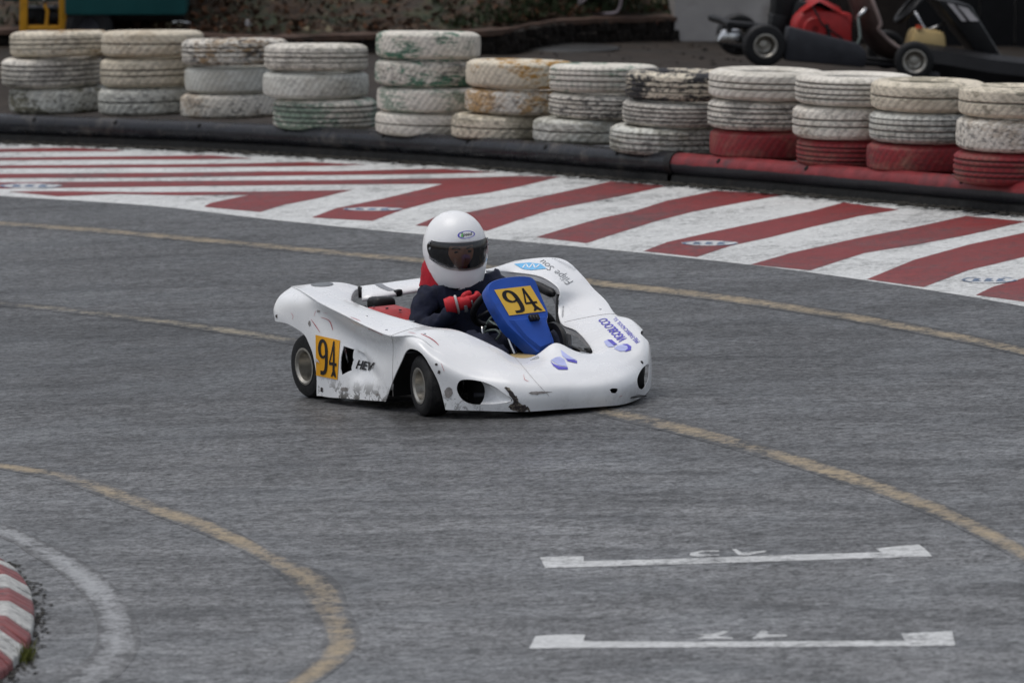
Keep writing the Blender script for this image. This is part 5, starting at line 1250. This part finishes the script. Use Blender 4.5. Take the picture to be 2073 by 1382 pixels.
# helmet (local frame: x right of the driver, y forward, z up)
hc = K(921, 505, l=-.0); hyaw = R(12)
fwd = Vector((math.cos(-hyaw), math.sin(-hyaw), 0)); fwd = (Matrix.Rotation(R(0), 3, 'X') @ fwd)
pitch_h = R(8); fwd = (fwd * math.cos(pitch_h) + Vector((0, 0, -math.sin(pitch_h)))).normalized()
rightv = fwd.cross(Vector((0, 0, 1))).normalized(); upv = rightv.cross(fwd)
HM = Matrix(((rightv.x, fwd.x, upv.x, hc.x - T0.x), (rightv.y, fwd.y, upv.y, hc.y - T0.y), (rightv.z, fwd.z, upv.z, hc.z - T0.z), (0, 0, 0, 1)))
def helm(az, t, off=0.0):
    """az 0 = front, t 0 top .. 1 rim"""
    c, s = math.cos(az), math.sin(az)
    front = .5 + .5 * c
    zt = .163; zb = lerp(-.062, -.154, sm(front * 1.1) ** 1.7)
    k = t
    ang = math.pi * .5 * min(1, k / .56)                         # dome until the widest line
    if k < .56: rr = math.sin(ang) ** .93; z = lerp(0, zt, math.cos(ang) ** .96)
    else:
        q = (k - .56) / .44; z = zb * q; rr = 1 - lerp(.24, .13, front) * q ** 1.9 - .012 * max(0, q - .94) / .06
        if q > .8: rr -= .02 * ((q - .8) / .2) ** 2
    a = .1345; b = .158 if c > 0 else .160
    chin = .012 * max(0, c) ** 2 * sm((k - .55) / .35)
    p = Vector((s * (a + off) * rr, c * (b + off) * rr + chin * c, z + off * math.cos(ang) * (1 if k < .56 else 0)))
    return p
na, nt_ = 72, 40
def helm_grid(a0, a1, t0, t1, na, nt_, off, wrap=False):
    return [helm(lerp(a0, a1, i / na), lerp(t0(lerp(a0, a1, i / na)), t1(lerp(a0, a1, i / na)), j / nt_), off) for i in range(na if wrap else na + 1) for j in range(nt_ + 1)]
vs = helm_grid(0, 2 * math.pi, lambda a: .001, lambda a: 1, na, nt_, 0, True); m_ = nt_ + 1
fs = [(i * m_ + j, ((i + 1) % na) * m_ + j, ((i + 1) % na) * m_ + j + 1, i * m_ + j + 1) for i in range(na) for j in range(nt_)]
# inner shell
vi = helm_grid(0, 2 * math.pi, lambda a: .001, lambda a: 1, na, nt_, -.014, True); k0 = len(vs)
fi = [tuple(q + k0 for q in f[::-1]) for f in fs]; rimf = [(i * m_ + nt_, ((i + 1) % na) * m_ + nt_, k0 + ((i + 1) % na) * m_ + nt_, k0 + i * m_ + nt_) for i in range(na)]
hb = MB(); hb.add(vs + vi, fs + fi + rimf); hme = bpy.data.meshes.new('helmet'); hme.from_pydata(hb.v, [], hb.f)
bm = bmesh.new(); bm.from_mesh(hme); bmesh.ops.remove_doubles(bm, verts=bm.verts, dist=.0008); bmesh.ops.holes_fill(bm, edges=[e for e in bm.edges if len(e.link_faces) == 1], sides=80); bmesh.ops.recalc_face_normals(bm, faces=bm.faces); bm.to_mesh(hme); bm.free()
port = [tuple(p) for p in cr([(-.155, .052), (-.10, .060), (0, .062), (.10, .060), (.155, .052), (.155, .012), (.115, -.030), (.06, -.047), (0, -.050), (-.06, -.047), (-.115, -.030), (-.155, .012)], 4, True)]
pc = MB().prism([Vector((x, 0, z)) for x, z in port], (0, .045, 0), (0, .3, 0))
hme = cut(hme, [pc]); autosmooth(hme, 35); hme.name = 'helmet'
helmet = link_mesh('helmet', hme, M['helmet'], per); helmet.matrix_local = HM
def t_of(az, z):
    lo, hi = .02, 1.0
    for _ in range(24):
        mid_ = (lo + hi) / 2
        if helm(az, mid_).z > z: lo = mid_
        else: hi = mid_
    return lo
vz_top = lambda a: lerp(.066, .052, (abs(a) / R(80)) ** 2) ; vz_bot = lambda a: lerp(-.055, .015, (abs(a) / R(80)) ** 3.0)
def visor_grid(a0, a1, f0, f1, off, na=40, nt_=12):
    vs = []
    for i in range(na + 1):
        a = lerp(a0, a1, i / na); z0, z1 = f0(a), f1(a); e = abs(a) / R(80)
        if e > .88: k = math.sqrt(max(0, 1 - ((e - .88) / .12) ** 2)); c = (z0 + z1) / 2; z0 = lerp(c, z0, k); z1 = lerp(c, z1, k)
        for j in range(nt_ + 1): vs.append(helm(a, t_of(a, lerp(z0, z1, j / nt_)), off))
    return MB().add(vs, [(i * (nt_ + 1) + j, (i + 1) * (nt_ + 1) + j, (i + 1) * (nt_ + 1) + j + 1, i * (nt_ + 1) + j + 1) for i in range(na) for j in range(nt_)])
vb = visor_grid(R(-80), R(80), vz_top, vz_bot, .0035); vis = vb.build('visor', M['visor'], helmet)
for s in (-1, 1):      # dark pivot zone of the visor with its screws
    a0, a1 = sorted((s * R(79), s * R(58)))
    visor_grid(a0, a1, lambda a: vz_top(a) - .003, lambda a: vz_bot(a) + .003, .0025, 10, 8).build('visor_pivot', M['lining'], helmet)
    for a_, z_ in ((72, .047), (69, .026)):
        p = helm(s * R(a_), t_of(s * R(a_), z_), .005); MB().lathe([(0, .003), (.005, .003), (.006, 0)], 10, Matrix.Translation(p) @ p.normalized().to_track_quat('Z', 'Y').to_matrix().to_4x4()).build('visor_screw', M['glove_grey'], helmet)
# padding round the face
MB().lathe([(.080, .105), (.112, .04), (.114, -.03), (.102, -.085), (.088, -.09), (.090, -.03), (.090, .04), (.070, .10), (.0, .115)], 28, Matrix.Translation((0, -.015, 0))).build('helmet_lining', M['lining'], helmet)
hb_bvh_pts = helm_grid(R(-120), R(120), lambda a: .05, lambda a: .98, 80, 50, 0)
HB = BVHTree.FromPolygons([tuple(Vector((HM @ p).to_tuple()) + T0) for p in hb_bvh_pts], [(i * 51 + j, (i + 1) * 51 + j, (i + 1) * 51 + j + 1, i * 51 + j + 1) for i in range(80) for j in range(50)])
def hdecal(polys, quad, m, name, off=.0012):
    o = decal_mesh(name, polys, quad, m, None, off, bvh=HB); o.data.transform(HM.inverted() @ Matrix.Translation(-T0)); o.parent = helmet; return o
ring = [stroke([(.5 + .47 * math.cos(a), .5 + .47 * math.sin(a)) for a in [k * math.pi / 8 for k in range(16)]], [.05, .09, .05], 2, True)]
hdecal(ring, [(926.5, 469), (961, 466), (961.5, 481), (927, 484.5)], M['purple'], 'helmet_badge')
hdecal(text_polys('Speed', .15, .012), [(933, 471.5), (955, 469.5), (955.5, 478.5), (933.5, 481)], M['ink'], 'helmet_badge', .0016)
pts = []
for k in range(24):
    w = 2 * math.pi * k / 24; a_ = -R(104) + R(15) * math.cos(w); z_ = -.020 + .042 * math.sin(w); pts.append(helm(a_, t_of(a_, z_), .0015))
MB().tube(pts, .0016, 6, True).build('helmet_badge', M['ink'], helmet)
MB().tube([helm(-R(104) + R(8) * math.cos(w), t_of(-R(104), -.02 + .02 * math.sin(w)), .0015) for w in (0, .9, 1.8, 2.7, 3.6, 4.5)], .0014, 6).build('helmet_badge', M['ink'], helmet)
hdecal([tri([(0, 0), (1, .1), (.6, 1), (.2, .8)])], [(934, 472), (938, 472), (937, 480), (933, 480)], simple('badge_green', (.1, .5, .1), .4), 'helmet_badge', .002)
# head inside
hv = []; nu, nv = 36, 28
for i in range(nu):
    a = 2 * math.pi * i / nu
    for j in range(nv + 1):
        th = math.pi * j / nv; c, s = math.cos(a), math.sin(a)
        x = .070 * s * math.sin(th); y = .088 * c * math.sin(th); z = .105 * math.cos(th)
        if z < 0: x *= 1 - .30 * (-z / .105); y *= 1 - .08 * (-z / .105)
        if c > 0:
            y += .022 * math.exp(-((x / .010) ** 2)) * max(0, math.exp(-(((z + .022) / .013) ** 2)) + .55 * math.exp(-(((z - .0) / .02) ** 2))) + .006 * math.exp(-((x / .02) ** 2)) * math.exp(-(((z + .055) / .012) ** 2))
            y -= .010 * math.exp(-(((abs(x) - .030) / .014) ** 2)) * math.exp(-(((z - .012) / .013) ** 2))
            y += .006 * math.exp(-(((abs(x) - .035) / .018) ** 2)) * math.exp(-(((z + .020) / .016) ** 2))
        hv.append((x, y, z))
hm_ = MB().add(hv, [(i * (nv + 1) + j, ((i + 1) % nu) * (nv + 1) + j, ((i + 1) % nu) * (nv + 1) + j + 1, i * (nv + 1) + j + 1) for i in range(nu) for j in range(nv)])
hl = hm_.build('head', M['skin'], per); hl.matrix_local = HM @ Matrix.Translation((0, .030, .004))
for s in (-1, 1):
    MB().lathe([(0, .003), (.005, .0025), (.009, .0)], 14, Matrix.Translation((s * .030, .079, .010)) @ Matrix.Diagonal((1, 1, .5, 1)) @ Matrix.Rotation(R(-90), 4, 'X')).build('eye', M['eye'], hl)
    MB().tube(cr([(s * .014, .087, .024), (s * .030, .085, .030), (s * .046, .072, .025)], 4), .0032, 6).build('eyebrow', M['hair'], hl)
MB().tube(cr([(-.019, .080, -.057), (-.008, .089, -.053), (0, .090, -.055), (.008, .089, -.053), (.019, .080, -.057)], 4), [.001] + [.0038] * 15 + [.001], 8).build('lips', M['lips'], hl)
MB().lathe([(.072, .035), (.077, .05), (.066, .082), (.04, .104), (0, .112)], 24, Matrix.Translation((0, -.004, 0)) @ Matrix.Diagonal((1, 1.22, 1, 1))).build('hair', M['hair'], hl)
# neck warmer
nk = hc + Vector((-.034, -.014, 0)); ring_ = []
vs = []; nk_a = 40
prof = [(.094, -.048), (.106, -.066), (.112, -.088), (.115, -.110), (.119, -.130), (.124, -.155), (.115, -.180)]
for i in range(nk_a):
    a = 2 * math.pi * i / nk_a
    for (r_, z) in prof:
        k = r_ + .003 * math.sin(a * 7 + z * 150) + .002 * math.sin(a * 13 - z * 60)
        sh = -(z + .035) * .25
        vs.append(Vector((nk.x - .005 + k * 1.05 * math.cos(a), nk.y + k * math.sin(a), nk.z + z + .016 * math.cos(a + math.pi))) - T0)
MB().add(vs, [(i * 7 + j, ((i + 1) % nk_a) * 7 + j, ((i + 1) % nk_a) * 7 + j + 1, i * 7 + j + 1) for i in range(nk_a) for j in range(6)]).build('neck_warmer', M['red_fabric'], per)
# collar of the jacket closing under it
MB().tube([Vector((nk.x - .01 + .115 * math.cos(a * math.pi / 12), nk.y + .115 * math.sin(a * math.pi / 12), nk.z - .205)) - T0 for a in range(24)], .025, 10, True).build('collar', M['navy'], per)

def glove(sgn, palm, wrist):
    """gloved hand closed round the rim: palm, four unequal curled fingers and a thumb"""
    palm = Vector(palm); wrist = Vector(wrist); ax = (palm - wrist).normalized()
    rim = Vector((.55, .1 * sgn, .75)).normalized()                    # direction of the rim through the hand
    rim = (rim - ax * rim.dot(ax)).normalized(); out = ax.cross(rim).normalized()
    if out.dot(Vector((.3, -1 * sgn * -1 * -1, 0))) < 0: out = -out
    out = out if (out.y * sgn) > 0 else -out                          # back of the hand faces outward
    P_ = [(wrist, (.036, .032)), (wrist.lerp(palm, .5), (.040, .031)), (palm, (.044, .033)), (palm + ax * .022, (.042, .029))]
    g_ = skin('glove', P_, [(0, 1), (1, 2), (2, 3)], M['glove_red'], per)
    for k, (o_, ln) in enumerate(((.021, .62), (.007, .72), (-.008, .72), (-.023, .60))):
        b = palm + rim * o_ + ax * .022 + out * .008
        ch = [b - ax * .02, b + ax * .016 * ln + out * .002, b + ax * .040 * ln - out * .008, b + ax * .046 * ln - out * .030 * ln, b + ax * .026 * ln - out * .044 * ln]
        skin('finger', [(ch[0], .0150), (ch[1], .0165), (ch[2], .0155), (ch[3], .0140), (ch[4], .0120)], [(0, 1), (1, 2), (2, 3), (3, 4)], M['glove_red'], g_)
    b = palm - ax * .018 + rim * .022
    skin('thumb', [(b, .015), (b + rim * .002 + ax * .014 - out * .018, .0155), (b - rim * .004 + ax * .032 - out * .030, .0135), (b - rim * .012 + ax * .042 - out * .038, .0115)], [(0, 1), (1, 2), (2, 3)], M['glove_red'], g_)
    # cuff band and knuckle patch
    c0 = wrist + ax * .006
    pts = [c0 + (rim * math.cos(a) * .041 + out * math.sin(a) * .029) for a in [k * math.pi / 10 for k in range(20)]]
    MB().tube([p - T0 for p in pts], .0055, 8, True).build('cuff_band', M['glove_white'], g_)
    q = palm + out * .032 - ax * .012 - rim * .004
    rot = Matrix((rim, ax, out)).transposed()
    MB().box(q - T0, (.040, .016, .010), rot).build('knuckle_patch', M['glove_grey'], g_, bevel=.004)
    q = palm + out * .030 + ax * .018
    MB().box(q - T0, (.060, .006, .008), rot).build('knuckle_strip', M['glove_grey'], g_, bevel=.003)
    return g_
pR = K(946, 611, l=-.120); wR = K(922, 617, l=-.165)
glove(-1, pR, wR)
pL = wheel_pt(R(92)); glove(1, pL, pL + Vector((-.055, .012, -.005)))
# forearm cuffs in red
MB().tube([Vector(p) - T0 for p in (wR + (wR - pR) * .85, wR + (wR - pR) * .3, wR)], [.036, .041, .036], 16).build('glove_cuff', M['glove_red'], per)
